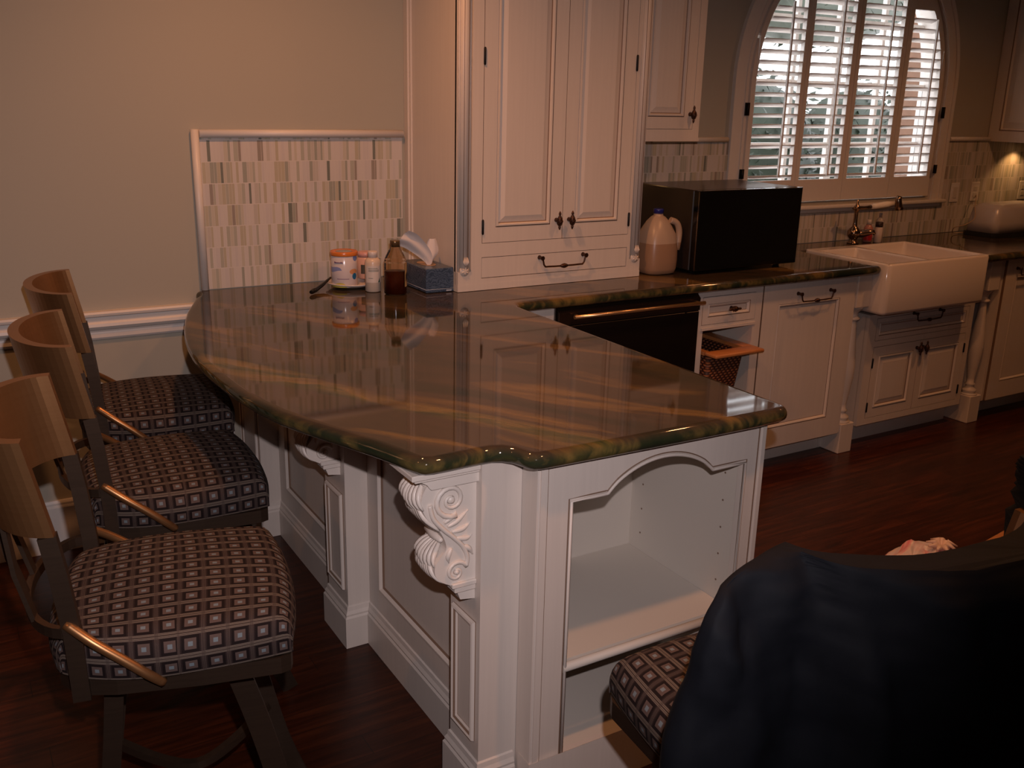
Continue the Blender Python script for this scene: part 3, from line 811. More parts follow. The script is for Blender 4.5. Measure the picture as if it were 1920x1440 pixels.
# the box behind: real depth, shelf with nosing
mb = MB()
iy = -1.545
mb.box(.872, .888, iy, YE + .021, .10, .85); mb.box(1.418, 1.436, iy, YE + .021, .10, .85)
mb.box(.872, 1.436, iy, iy + .012, .10, .85); mb.box(.872, 1.436, iy, YE + .021, .108, .122); mb.box(.872, 1.436, iy, YE + .021, .85, .862)
for yy in (YE + .07, iy - .05):
    for k in range(9): mb.lathe([(.0028, 0), (.0028, -.0008)], (1.418, yy, .20 + .075 * k), 8, 1, False, True, 'x')
build('interior', mb, [INNER, GLAZE], sh)
mb = MB(); mb.box(.889, 1.417, iy - .001, YE + .019, .352, .370)
mb.tube([(ox0 - .004, YE + .004, .360), (ox1 + .004, YE + .004, .360)], .011, 10)
build('shelf', mb, [INNER], sh)
mb = MB(); base_run(mb, [(1.4715, -1.94), (1.4715, YE - .0085), (.8035, YE - .0085), (.8035, -1.941)], [(-o, z_) for o, z_ in BPROF][::1] if False else BPROF)
build('base_molding', mb, [PAINT], sh)

# ------------------------------------------------------------------ tall hutch standing on the counter
hu = thing('hutch_cabinet', 'tall cream two-door cabinet standing on the counter', 'cabinet', (1.84, -.22, .921))
HX0, HX1, HY = 1.424, 2.275, -.44
FH = Face((0, HY, 0), (1, 0, 0), (0, 0, 1), (0, -1, 0))
mb = MB(); mb.box(HX0 + .002, HX1 - .002, HY + .021, -.004, .922, 2.60); build('carcass', mb, [PAINT], hu)
d0, dm, d1, dz0, dz1 = 1.524, 1.882, 2.206, 1.098, 2.42
mb = MB()
frame_cells(mb, FH, HX0 + .055, HX1 - .055, .922, 2.60, [(d0, d1, dz0, dz1), (d0, d1, .966, 1.046)], -.022, 0)
mb.box(HX0, HX0 + .055, HY + .02, HY + .05, .922, 2.60); mb.box(HX1 - .055, HX1, HY + .02, HY + .05, .922, 2.60)
build('face_frame', mb, [PAINT], hu)
for xa in (HX0 + .0275, HX1 - .0275):
    mb = MB()
    mb.box(xa - .0275, xa + .0275, HY, HY + .022, .922, .995); mb.box(xa - .0275, xa + .0275, HY + .012, HY + .03, .995, 2.6)
    nfl = 3
    mb.tube([(xa, HY + .012, 1.000), (xa, HY + .012, 2.55)], .021, 16)
    for s_ in (-1, 1): mb.tube([(xa + s_ * .022, HY + .008, .99), (xa + s_ * .022, HY + .008, 2.55)], .0045, 8)
    for s_ in (-.009, .009): mb.tube([(xa + s_, HY - .0065, 1.04), (xa + s_, HY - .0065, 2.55)], .0012, 5, 1)
    mb.lathe([(.021, 0), (.020, -.006), (.014, -.008), (.010, -.012), (.004, -.014)], (xa, HY + .004, 1.000), 16, axis='y')
    for k in range(6):
        an = k * math.pi / 3
        mb.tube([(xa + .004 * math.cos(an), HY - .006, 1.0 + .004 * math.sin(an)), (xa + .015 * math.cos(an + .5), HY - .007, 1.0 + .015 * math.sin(an + .5))], [.004, .0025], 6)
    for k in range(3):
        mb.tube([(xa, HY - .010, 1.018), (xa + (k - 1) * .009, HY - .013, 1.034), (xa + (k - 1) * .006, HY - .010, 1.052)], [.003, .005, .001], 6)
    build('corner_column', mb, [PAINT, GLAZE], hu)
for k, (a, b) in enumerate(((d0 + .002, dm - .001), (dm + .001, d1 - .002))):
    dr = panel_obj('door', FH, a, b, dz0 + .002, dz1 - .002, RAISED(0, .056), hu)
    knob(dr, FH(1.853 if k == 0 else 1.912, 1.172, 0), (0, -1, 0))
    for z0_, z1_ in ((1.131, 1.187), (1.732, 1.793), (2.28, 2.34)): hinge(dr, FH, a if k == 0 else b, z0_, z1_)
dr = panel_obj('drawer', FH, d0 + .002, d1 - .002, .968, 1.044, SLAB(-.001), hu)
bail(dr, FH(1.884, 1.030, 0), .205, (0, -1, 0), drop=.034)
mb = MB()
pr = [(-.001, .9215), (.016, .9215), (.017, .930), (.012, .935), (.006, .942), (-.001, .946)]
base_run(mb, [(HX1, -.02), (HX1, HY), (HX0, HY), (HX0, -.02)], pr)
build('base_molding', mb, [PAINT], hu)
mb = MB(); mb.box(HX0 - .012, HX0 + .002, -.035, -.002, .922, 2.60); mb.box(HX0 - .005, HX0 + .002, -.048, -.035, .922, 2.6)
build('scribe_molding', mb, [PAINT], hu)

# ------------------------------------------------------------------ wall cabinets
uc = thing('wall_cabinet', 'cream wall cabinet between the tall hutch and the arched window', 'cabinet', (2.46, -.16, 1.46))
UY = -.33
FU = Face((0, UY, 0), (1, 0, 0), (0, 0, 1), (0, -1, 0))
mb = MB(); mb.box(2.282, 2.640, UY + .021, -.004, 1.475, 2.60); mb.box(2.282, 2.644, UY, -.012, 1.461, 1.475); build('carcass', mb, [PAINT], uc)
mb = MB(); frame_cells(mb, FU, 2.282, 2.640, 1.475, 2.60, [(2.31, 2.604, 1.510, 2.42)], -.022, 0); build('face_frame', mb, [PAINT], uc)
dr = panel_obj('door', FU, 2.312, 2.602, 1.512, 2.418, RAISED(0, .048), uc)
knob(dr, FU(2.585, 1.572, 0), (0, -1, 0))
uc = thing('wall_cabinet', 'cream wall cabinet with a panelled side at the right edge of the window wall', 'cabinet', (5.6, -.16, 1.44))
mb = MB(); mb.box(5.17, 6.1, -.345, -.004, 1.44, 2.60); build('carcass', mb, [PAINT], uc)
FS = Face((5.17, 0, 0), (0, -1, 0), (0, 0, 1), (-1, 0, 0))
mb = MB()
frame_cells(mb, FS, .004, .36, 1.44, 2.60, [(.065, .30, 1.50, 2.54)], 0, .015)
rectpanel(mb, FS, .065, .30, 1.50, 2.54, [(0, .0), (0, .015), (.004, .010), (.008, .013), (.014, .004), (.05, .012), (.052, .012)], [0, 1, 0, 0, 0, 0])
build('side_panel', mb, [PAINT, GLAZE], uc)
FU2 = Face((0, -.346, 0), (1, 0, 0), (0, 0, 1), (0, -1, 0))
panel_obj('door', FU2, 5.20, 5.64, 1.47, 2.56, RAISED(.02, .056), uc); panel_obj('door', FU2, 5.645, 6.08, 1.47, 2.56, RAISED(.02, .056), uc)
# puck lamps under the wall cabinets
for x_, y_, e_, lb in ((5.42, -.10, 1.7, 'small round lamp under the right wall cabinet'), (2.44, -.12, .55, 'small round lamp under the wall cabinet beside the hutch')):
    zc_ = 1.4400 if x_ > 4 else 1.461
    mb = MB(); mb.lathe([(.032, 0), (.032, -.012), (.027, -.014)], (x_, y_, zc_), 20)
    o = build('puck_lamp', mb, [simple('puck_housing', (.3, .25, .2), .4, .8)])
    tag(o, lb, 'lamp')
    mb = MB(); mb.lathe([(.024, -.0142), (.020, -.016)], (x_, y_, zc_), 16)
    em, et, eb = nt('lit_puck_lens'); eb.inputs['Emission Color'].default_value = (1, .55, .22, 1); eb.inputs['Emission Strength'].default_value = 4
    build('lens', mb, [em], o)
    lamp('puck_light', 'SPOT', (x_, y_, zc_ - .02), e_ * 1.6, (1, .50, .18), .012, (x_, y_ + .05, .9), 120, .5)

# ------------------------------------------------------------------ base cabinets along the window wall
FY = -.645
FB = Face((0, FY, 0), (1, 0, 0), (0, 0, 1), (0, -1, 0))
def toe(mb, x0, x1): mb.box(x0, x1, -.530, -.50, 0, .11)
# corner filler
c_ = thing('base_cabinet', 'narrow cream drawer cabinet left of the dishwasher, mostly behind the bar', 'cabinet', (1.6, -.3, 0))
mb = MB(); mb.box(1.484, 1.722, FY + .021, -.004, .11, .879); toe(mb, 1.484, 1.722); build('carcass', mb, [PAINT], c_)
mb = MB(); frame_cells(mb, FB, 1.484, 1.722, .11, .879, [(1.51, 1.685, .14, .845)], -.022, 0); build('face_frame', mb, [PAINT], c_)
panel_obj('door', FB, 1.512, 1.683, .142, .843, FLAT(0, .022), c_)
# dishwasher
dw = thing('dishwasher', 'dark steel dishwasher with a bronze bar handle under the counter', 'dishwasher', (2.07, -.3, 0))
mb = MB(); mb.box(1.728, 2.425, -.62, -.02, .10, .874); mb.box(1.74, 2.41, -.55, -.5, 0, .10); build('body', mb, [BLACK], dw)
mb = MB(); mb.box(1.732, 2.421, -.668, -.621, .12, .806, 0, .004); build('door', mb, [STEEL], dw)
mb = MB(); mb.prism([(-.621, .808), (-.668, .808), (-.668, .858), (-.650, .873), (-.621, .873)], lambda p, a: (a, p[0], p[1]), 1.732, 2.421); build('control_strip', mb, [simple('smoked_panel', (.055, .032, .022), .16, .7)], dw)
mb = MB()
mb.tube([(1.775, -.705, .846), (2.412, -.705, .846)], .0075, 12)
for x_ in (1.80, 2.39): mb.tube([(x_, -.666, .846), (x_, -.705, .846)], .005, 8)
build('handle', mb, [GOLDBAR], dw)
mb = MB(); mb.box(1.7225, 1.7270, -.650, -.60, .11, .879); build('side_trim', mb, [simple('steel_edge', (.28, .27, .27), .3, .9)], dw)
# basket cabinet
bc = thing('basket_cabinet', 'narrow cream cabinet with a drawer above an open basket bay', 'cabinet', (2.6, -.3, 0))
mb = MB()
bx0, bx1 = 2.432, 2.793
hx0, hx1 = 2.466, 2.748
mb.box(bx0, hx0 - .002, FY + .021, -.004, .11, .879); mb.box(hx1 + .002, bx1, FY + .021, -.004, .11, .879); mb.box(hx0 - .002, hx1 + .002, -.03, -.004, .11, .879)
mb.box(hx0 - .002, hx1 + .002, FY + .021, -.03, .11, .13); mb.box(hx0 - .002, hx1 + .002, FY + .021, -.03, .722, .74); toe(mb, bx0, bx1)
build('carcass', mb, [INNER], bc)
mb = MB(); frame_cells(mb, FB, bx0, bx1, .11, .879, [(2.456, 2.757, .733, .853), (hx0, hx1, .14, .710)], -.022, 0)
mb.box(hx0 - .012, hx1 + .012, FY - .006, FY, .711, .722); build('face_frame', mb, [PAINT], bc)
dr = panel_obj('drawer', FB, 2.458, 2.755, .735, .851, FLAT(0, .030), bc)
knob(dr, FB(2.615, .795, 0), (0, -1, 0), True)

def wicker():
    m, t, b = nt('woven_wicker')
    v = POS(t, kind='obj'); sep = N(t, 'ShaderNodeSeparateXYZ'); t.links.new(v, sep.inputs[0])
    h = M(t, 'ADD', sep.outputs[0], sep.outputs[1])
    a = M(t, 'SINE', M(t, 'MULTIPLY', h, 260.0)); row = M(t, 'FLOOR', M(t, 'MULTIPLY', sep.outputs[2], 85.0))
    alt = M(t, 'SUBTRACT', M(t, 'MULTIPLY', M(t, 'MODULO', M(t, 'ADD', row, 1000.0), 2.0), 2.0), 1.0)
    c2 = M(t, 'ABSOLUTE', M(t, 'SINE', M(t, 'MULTIPLY', sep.outputs[2], 267.0)))
    hgt = M(t, 'MULTIPLY', M(t, 'ADD', M(t, 'MULTIPLY', M(t, 'MULTIPLY', a, alt), .5), .5), c2)
    t.links.new(RAMP(t, hgt, [(0.0, (.03, .008, .004)), (.35, (.17, .05, .02)), (1.0, (.34, .12, .045))]), b.inputs['Base Color'])
    b.inputs['Roughness'].default_value = .55; BUMP(t, b, hgt, .8, .006)
    return m
WICK = wicker()
TRAYW = simple('honey_oak', (0.44, 0.17, 0.055), 0.35, nscale=14, namt=.25)
bk = thing('wicker_basket', 'woven brown basket under a honey wood rim, pulled out of its bay', 'basket', (2.56, -.45, .131))
mb = MB()
def ring_rect(x0, x1, y0, y1, z_, r_=.02, n_=4):
    out = []
    for cx_, cy_, a0 in ((x1 - r_, y1 - r_, 0), (x0 + r_, y1 - r_, 90), (x0 + r_, y0 + r_, 180), (x1 - r_, y0 + r_, 270)):
        for k in range(n_ + 1):
            a_ = math.radians(a0 + 90 * k / n_); out.append((cx_ + r_ * math.cos(a_), cy_ + r_ * math.sin(a_), z_))
    return out
mb.rings([ring_rect(2.50, 2.665, -.64, -.12, .33), ring_rect(2.484, 2.690, -.675, -.10, .606), ring_rect(2.492, 2.682, -.667, -.108, .606), ring_rect(2.508, 2.657, -.632, -.128, .34)], 0, True, True, True, True)
build('weave', mb, [WICK], bk)
mb = MB(); mb.box(2.470, 2.744, -.735, -.660, .607, .624, 0, .006, 2); mb.box(2.470, 2.500, -.66, -.10, .607, .622); mb.box(2.688, 2.744, -.66, -.10, .607, .622)
build('wood_rim', mb, [TRAYW], bk)
for z_ in (.30,):
    pass
# panel-front cabinet (pull-out)
pc = thing('base_cabinet', 'wide cream panel-front cabinet with a bail pull, left of the sink', 'cabinet', (3.09, -.3, 0))
mb = MB(); mb.box(2.797, 3.380, FY + .021, -.004, .11, .879); toe(mb, 2.797, 3.380); build('carcass', mb, [PAINT], pc)
dr = panel_obj('door', FB, 2.801, 3.378, .112, .878, FLAT(0, .095), pc)
bail(dr, FB(3.110, .824, 0), .205, (0, -1, 0), drop=.034)
# turned posts and sink base
def sink_post(px, parent):
    mb = MB(); a, b = px - .046, px + .046
    ya = FY + .002
    mb.box(a, b, ya, ya + .20, .72, .879, 0, .003)
    mb.box(a, b, ya, -.50, .0, .150, 0, .003)
    cy_ = ya + .046
    mb.lathe([(.044, .150), (.044, .156), (.030, .160), (.036, .168), (.036, .178), (.022, .186), (.020, .200), (.027, .208), (.018, .214), (.019, .240), (.027, .300), (.035, .370), (.037, .420), (.033, .480), (.026, .550), (.021, .610), (.019, .645),
              (.018, .650), (.030, .656), (.031, .664), (.021, .672), (.020, .688), (.030, .700), (.040, .712), (.044, .720)], (px, cy_, 0), 24)
    return build('turned_post', mb, [PAINT], parent)
sc_ = thing('sink_base_cabinet', 'cream cabinet below the apron sink, flanked by turned posts', 'cabinet', (3.96, -.3, 0))
SY = -.615
FK = Face((0, SY, 0), (1, 0, 0), (0, 0, 1), (0, -1, 0))
mb = MB(); mb.box(3.545, 4.350, SY + .021, -.004, .11, .668); mb.box(3.40, 4.50, -.10, -.004, .11, .86); mb.box(3.384, 4.36, -.53, -.50, 0, .11)
mb.box(3.384, 3.398, FY + .01, -.10, .11, .879); mb.box(4.506, 4.524, FY + .01, -.10, .11, .879)
build('carcass', mb, [PAINT], sc_)
mb = MB(); frame_cells(mb, FK, 3.545, 4.350, .11, .668, [(3.60, 4.312, .535, .648), (3.60, 4.312, .142, .505)], -.022, 0)
build('face_frame', mb, [PAINT], sc_)
dr = panel_obj('drawer', FK, 3.602, 4.310, .537, .646, FLAT(0, .022), sc_)
bail(dr, FK(3.965, .650, 0), .20, (0, -1, 0), drop=.036)
for k, (a, b) in enumerate(((3.602, 3.948), (3.950, 4.310))):
    dr = panel_obj('door', FK, a, b, .144, .503, RAISED(0, .045), sc_)
    knob(dr, FK(3.925 if k == 0 else 3.972, .468, 0), (0, -1, 0))
    for z0_, z1_ in ((.175, .225), (.40, .45)): hinge(dr, FK, a if k == 0 else b, z0_, z1_)
sink_post(3.446, sc_); sink_post(4.445, sc_)
# right base cabinet
rc = thing('base_cabinet', 'cream panel-front cabinet right of the sink at the photo edge', 'cabinet', (4.9, -.3, 0))
mb = MB(); mb.box(4.528, 6.2, FY + .021, -.004, .11, .879); toe(mb, 4.50, 6.2); build('carcass', mb, [PAINT], rc)
dr = panel_obj('door', FB, 4.530, 5.12, .112, .878, FLAT(0, .095), rc)
bail(dr, FB(4.72, .826, 0), .205, (0, -1, 0), drop=.034)
panel_obj('door', FB, 5.124, 6.19, .112, .878, FLAT(0, .095), rc)

# ------------------------------------------------------------------ farmhouse sink and faucet
PORC = simple('white_fireclay', (0.70, 0.62, 0.56), 0.12, coat=.5)
sk = thing('apron_sink', 'white fireclay double-bowl apron-front sink', 'sink', (3.87, -.45, .69))
sx0, sx1, sy0, sy1, sz0, sz1 = 3.494, 4.256, -.722, -.206, .690, .930
mb = MB()
def rr(x0, x1, y0, y1, z_, r_): return ring_rect(x0, x1, y0, y1, z_, r_, 6)
mb.rings([rr(sx0 + .012, sx1 - .012, sy0 + .012, sy1 - .012, sz0, .02), rr(sx0 + .003, sx1 - .003, sy0 + .003, sy1 - .003, sz0 + .006, .026), rr(sx0, sx1, sy0, sy1, sz0 + .016, .03), rr(sx0, sx1, sy0, sy1, sz1 - .010, .03), rr(sx0 + .004, sx1 - .004, sy0 + .004, sy1 - .004, sz1 - .002, .027), rr(sx0 + .009, sx1 - .009, sy0 + .009, sy1 - .009, sz1, .024)], 0, True, True, True, False)
# rim top with two bowls, built as strips
bowls = [(sx0 + .026, 3.800, sy0 + .028, sy1 - .070), (3.824, sx1 - .026, sy0 + .028, sy1 - .026)]
Ft = Face((0, 0, sz1), (1, 0, 0), (0, 1, 0), (0, 0, 1))
frame_cells(mb, Ft, sx0 + .010, sx1 - .010, sy0 + .010, sy1 - .010, [(b_[0], b_[1], b_[2], b_[3]) for b_ in bowls], -.012, 0.0)
for b_ in bowls:
    mb.rings([rr(b_[0], b_[1], b_[2], b_[3], sz1, .002), rr(b_[0] + .006, b_[1] - .006, b_[2] + .006, b_[3] - .006, sz1 - .012, .02), rr(b_[0] + .012, b_[1] - .012, b_[2] + .012, b_[3] - .012, sz0 + .06, .03), rr(b_[0] + .04, b_[1] - .04, b_[2] + .04, b_[3] - .04, sz0 + .03, .03)], 0, True, True, False, True)
build('basin', mb, [PORC], sk)
for b_ in bowls:
    mb = MB(); mb.lathe([(.040, 0), (.040, .003), (.030, .004), (.028, .001)], ((b_[0] + b_[1]) / 2, (b_[2] + b_[3]) / 2, sz0 + .031), 20); build('drain', mb, [NICKEL], sk)
fa = thing('kitchen_faucet', 'antique bronze faucet with a white ceramic spray handle', 'faucet', (3.955, -.12, .921))
fx, fy = 3.955, -.12
mb = MB(); mb.lathe([(.030, .921), (.030, .926), (.020, .932), (.016, .940), (.024, .952), (.034, .965), (.034, .985), (.024, 1.000), (.013, 1.010), (.011, 1.03), (.010, 1.085), (.013, 1.098), (.018, 1.104), (.018, 1.112), (.010, 1.120), (.006, 1.132), (.004, 1.148), (.001, 1.150)], (fx, fy, 0), 20)
build('body', mb, [NICKEL], fa)
mb = MB(); mb.tube([(fx, fy, .972), (fx + .035, fy - .02, .974), (fx + .060, fy - .045, .982), (fx + .078, fy - .060, .985), (fx + .084, fy - .066, .972)], [.016, .022, .017, .012, .007], 12)
build('lever', mb, [NICKEL], fa)
mb = MB(); mb.tube([(fx - .03, fy, 1.106), (fx, fy, 1.108), (fx + .05, fy - .01, 1.108), (fx + .085, fy - .02, 1.112)], [.006, .010, .008, .010], 10); build('spout_arm', mb, [NICKEL], fa)
mb = MB()
mb.tube([(fx + .255, fy - .058, 1.165), (fx + .250, fy - .056, 1.15), (fx + .253, fy - .057, 1.131), (fx + .257, fy - .058, 1.115), (fx + .262, fy - .06, 1.096)], [.014, .017, .018, .019, .022], 14)
build('spray_head', mb, [NICKEL], fa)
mb = MB(); mb.tube([(fx + .085, fy - .02, 1.112), (fx + .11, fy - .026, 1.115), (fx + .18, fy - .042, 1.124), (fx + .216, fy - .05, 1.128)], [.011, .015, .0165, .012], 14)
build('ceramic_handle', mb, [simple('ivory_ceramic', (.85, .78, .68), .15)], fa)

def bottle(name, label, cat, c, prof, body_mat, capprof=None, capmat=None, labelband=None, labelmat=None):
    t_ = thing(name, label, cat, c)
    mb = MB(); mb.lathe(prof, c, 24); build('body', mb, [body_mat], t_)
    if capprof: mb = MB(); mb.lathe(capprof, c, 20); build('cap', mb, [capmat], t_)
    if labelband:
        mb = MB(); r_, z0_, z1_, a0, a1 = labelband
        pts = [[(c[0] + r_ * math.cos(math.radians(a0 + (a1 - a0) * k / 16)), c[1] + r_ * math.sin(math.radians(a0 + (a1 - a0) * k / 16)), c[2] + z_) for k in range(17)] for z_ in (z0_, z1_)]
        mb.rings(pts, 0, True, False); build('label', mb, [labelmat], t_, recalc=False)
    return t_
REDP = simple('red_label', (.45, .015, .015), .3); CLEAR = simple('clear_plastic', (.75, .68, .62), .1, trans=.6)
bottle('soap_bottle', 'small dish soap bottle with a red label behind the sink', 'bottle', (4.072, -.115, .921), [(.02, 0), (.024, .004), (.024, .075), (.016, .088), (.012, .094)], simple('rosy_soap', (.50, .22, .18), .2, trans=.2),
       [(.013, .094), (.013, .118), (.010, .12)], simple('pale_cap', (.55, .48, .42), .3), (.0246, .012, .070, 160, 290), REDP)
bottle('spice_bottle', 'little dark-capped jar between the soap bottles at the sink', 'bottle', (4.112, -.150, .921), [(.018, 0), (.020, .004), (.020, .078), (.014, .085)], simple('jar_pale', (.55, .45, .4), .2),
       [(.019, .085), (.019, .108), (.016, .110)], simple('jar_cap_dark', (.03, .015, .012), .4))
bottle('lotion_bottle', 'clear narrow bottle right of the red soap behind the sink', 'bottle', (4.158, -.115, .921), [(.02, 0), (.023, .004), (.023, .110), (.014, .122), (.008, .128)], CLEAR,
       [(.008, .128), (.008, .150), (.003, .152)], simple('pump_grey', (.35, .3, .27), .4))

# ------------------------------------------------------------------ outlets
def outlet(x_, z_, label, rocker=True, y_=-.010, cover=PAINT):
    t_ = thing('wall_outlet', label, 'outlet', (x_, y_, z_))
    mb = MB(); mb.box(x_ - .038, x_ + .038, y_ - .006, y_ - .0002, z_ - .056, z_ + .056, 0, .003); build('cover_plate', mb, [TRIMW], t_)
    mb = MB()
    if rocker: mb.box(x_ - .016, x_ + .016, y_ - .009, y_ - .006, z_ - .032, z_ + .032, 0, .001)
    else: mb.box(x_ - .016, x_ + .016, y_ - .008, y_ - .006, z_ + .006, z_ + .032, 0, .001); mb.box(x_ - .016, x_ + .016, y_ - .008, y_ - .006, z_ - .032, z_ - .006, 0, .001)
    build('receptacle', mb, [simple('ivory_plastic', (.55, .5, .44), .35)], t_)
outlet(4.905, 1.150, 'wall switch plate on the tiles just right of the window', True)
outlet(5.095, 1.150, 'outlet plate on the tiles with the white cord, under the wall cabinet', False)
outlet(5.565, 1.146, 'outlet plate above the white appliance at the right edge', False)
outlet(.640, .33, 'white outlet low on the wall beneath the curved bar', False, y_=0.0)

# ------------------------------------------------------------------ microwave
mw = thing('microwave_oven', 'large black microwave standing on the counter', 'microwave', (2.80, -.33, .921))
mx0, mx1, my0, my1, mz0, mz1 = 2.500, 3.100, -.525, -.10, .935, 1.272
mb = MB(); mb.box(mx0, mx1, my0 + .035, my1, mz0, mz1, 0, .004); build('housing', mb, [simple('black_enamel', (.020, .014, .012), .32, coat=.2)], mw)
mb = MB(); mb.box(mx0, mx1, my0, my0 + .034, mz0 + .002, mz1 - .001, 0, .003)
build('door', mb, [simple('black_door_glass', (.004, .004, .004), .12)], mw)
mb = MB(); mb.box(mx0 - .0005, mx0 + .0035, my0 - .001, my0 + .003, mz0 + .004, mz1 - .004); mb.box(mx0 + .02, mx1 - .002, my0 - .0008, my0 + .004, mz1 - .004, mz1 - .0002)  # bright top strip is added to draw the glint on the door's upper edge
build('edge_glint', mb, [simple('glint_chrome', (.45, .42, .40), .2, 1.0)], mw)
for a in (mx0 + .05, mx1 - .05):
    for b in (my0 + .07, my1 - .05):
        mb = MB(); mb.lathe([(.014, .9212), (.016, .935)], (a, b, 0), 12); build('foot', mb, [BLACK], mw)

# ------------------------------------------------------------------ water jug
jg = thing('water_jug', 'half-full translucent gallon jug with a blue cap beside the microwave', 'jug', (2.405, -.40, .921))
jc = (2.392, -.40)
def sq(hx, hy, z_, p=3.2, n_=28, ox=0):
    out = []
    for k in range(n_):
        a_ = 2 * math.pi * k / n_; c0, s0 = math.cos(a_), math.sin(a_)
        out.append((jc[0] + ox + hx * abs(c0) ** (2 / p) * (1 if c0 >= 0 else -1), jc[1] + hy * abs(s0) ** (2 / p) * (1 if s0 >= 0 else -1), z_))
    return out
def jugmat():
    m, t, b = nt('milky_plastic_with_water')
    sep = N(t, 'ShaderNodeSeparateXYZ'); t.links.new(N(t, 'ShaderNodeNewGeometry').outputs['Position'], sep.inputs[0])
    lvl = M(t, 'LESS_THAN', sep.outputs[2], 1.052)
    t.links.new(MIX(t, lvl, (.62, .46, .34), (.44, .27, .17)), b.inputs['Base Color'])
    b.inputs['Roughness'].default_value = .35; b.inputs['Transmission Weight'].default_value = .35
    return m
HD = jugmat()
mb = MB()
prof_j = [(.060, .922), (.072, .927), (.078, .945), (.080, .98), (.079, 1.03), (.075, 1.06), (.069, 1.09), (.060, 1.118), (.046, 1.141), (.030, 1.158), (.020, 1.164), (.019, 1.176)]
mb.rings([sq(h, h * .95, z_, 3.4 if z_ < 1.1 else 2.3) for h, z_ in prof_j], 0, True, True, True, True)
build('bottle', mb, [HD], jg)
mb = MB(); mb.tube(smooth_path([(jc[0] + .036, jc[1] - .036, 1.146), (jc[0] + .068, jc[1] - .042, 1.132), (jc[0] + .084, jc[1] - .042, 1.09), (jc[0] + .078, jc[1] - .040, 1.02)], 5), .0135, 10)
build('handle', mb, [HD], jg)
mb = MB(); mb.lathe([(.021, 1.172), (.022, 1.188), (.020, 1.192)], (jc[0], jc[1], 0), 20); build('cap', mb, [simple('blue_cap', (.012, .016, .16), .35)], jg)

# ------------------------------------------------------------------ things beside the mosaic panel
pl = thing('plate', 'white dinner plate under the formula can', 'plate', (1.115, -.165, .921))
mb = MB(); mb.lathe([(.050, .9213), (.055, .9225), (.060, .924), (.088, .934), (.100, .941), (.098, .943), (.085, .937), (.058, .927), (.001, .926)], (1.115, -.165, 0), 40)
build('dish', mb, [simple('white_china', (.66, .58, .53), .15)], pl)
cn = thing('formula_can', 'round white can with an orange lid standing on the plate', 'can', (1.075, -.19, .9290))
cc = (1.075, -.19)
mb = MB(); mb.lathe([(.047, .9302), (.0485, .932), (.0485, 1.050), (.047, 1.052)], (cc[0], cc[1], 0), 32)
def canlabel():
    m, t, b = nt('can_label')
    P = N(t, 'ShaderNodeNewGeometry').outputs['Position']; sep = N(t, 'ShaderNodeSeparateXYZ'); t.links.new(P, sep.inputs[0])
    x, z = sep.outputs[0], sep.outputs[2]
    def disc(cx_, cz_, rx_, rz_):
        a_ = M(t, 'POWER', M(t, 'DIVIDE', M(t, 'SUBTRACT', x, cx_), rx_), 2.0); b_ = M(t, 'POWER', M(t, 'DIVIDE', M(t, 'SUBTRACT', z, cz_), rz_), 2.0)
        return M(t, 'LESS_THAN', M(t, 'ADD', a_, b_), 1.0)
    c = MIX(t, disc(1.045, .925, .022, .024), (.62, .55, .55), (.55, .46, .10))
    c = MIX(t, disc(1.035, .995, .014, .013), c, (.22, .26, .48))
    c = MIX(t, disc(1.045, .975, .022, .020), c, (.62, .54, .55))
    c = MIX(t, disc(1.103, 1.040, .011, .012), c, (.12, .18, .45))
    c = MIX(t, disc(1.094, .990, .017, .010), c, (.62, .30, .14))
    c = MIX(t, disc(1.098, .972, .010, .012), c, (.02, .16, .34))
    bl = M(t, 'MULTIPLY', M(t, 'LESS_THAN', M(t, 'ABSOLUTE', M(t, 'SUBTRACT', z, .9635)), .0012), M(t, 'LESS_THAN', M(t, 'ABSOLUTE', M(t, 'SUBTRACT', x, 1.055)), .02))
    c = MIX(t, bl, c, (.25, .16, .26))
    t.links.new(c, b.inputs['Base Color']); b.inputs['Roughness'].default_value = .18
    return m
build('body', mb, [canlabel()], cn)
mb = MB(); mb.lathe([(.0505, 1.047), (.0515, 1.050), (.0515, 1.060), (.0495, 1.063), (.044, 1.061), (.001, 1.061)], (cc[0], cc[1], 0), 32); lid = build('lid', mb, [simple('orange_plastic', (.60, .17, .03), .25)], cn)
mb = MB(); mb.lathe([(.030, 1.0612), (.029, 1.0618), (.001, 1.0618)], (cc[0], cc[1], 0), 24); build('lid_sticker', mb, [simple('grey_sticker', (.32, .30, .30), .4)], lid)
def text_part(name, txt, size, loc, xdir, zdir, mat, parent, extrude=0.0004):
    cu = bpy.data.curves.new(name, 'FONT'); cu.body = txt; cu.size = size; cu.extrude = extrude; cu.align_x = 'CENTER'; cu.align_y = 'CENTER'
    tmp = bpy.data.objects.new(name, cu); COL.objects.link(tmp)
    dg = bpy.context.evaluated_depsgraph_get(); me = bpy.data.meshes.new_from_object(tmp.evaluated_get(dg))
    bpy.data.objects.remove(tmp)
    X = Vector(xdir).normalized(); Z = Vector(zdir).normalized(); Y = Z.cross(X)
    rt = parent
    while rt.parent is not None: rt = rt.parent
    inv = (Matrix.Translation(rt.location) @ rt.rotation_euler.to_matrix().to_4x4()).inverted()
    mt = inv @ Matrix(((X.x, Z.x, X.cross(Z).x, loc[0]), (X.y, Z.y, X.cross(Z).y, loc[1]), (X.z, Z.z, X.cross(Z).z, loc[2]), (0, 0, 0, 1)))
    me.transform(mt); me.materials.clear(); me.materials.append(mat)
    o = bpy.data.objects.new(name, me); COL.objects.link(o); o.parent = parent
    return o
PURP = simple('purple_print', (.10, .03, .12), .4); GREENP = simple('dark_green_print', (.03, .08, .05), .4)
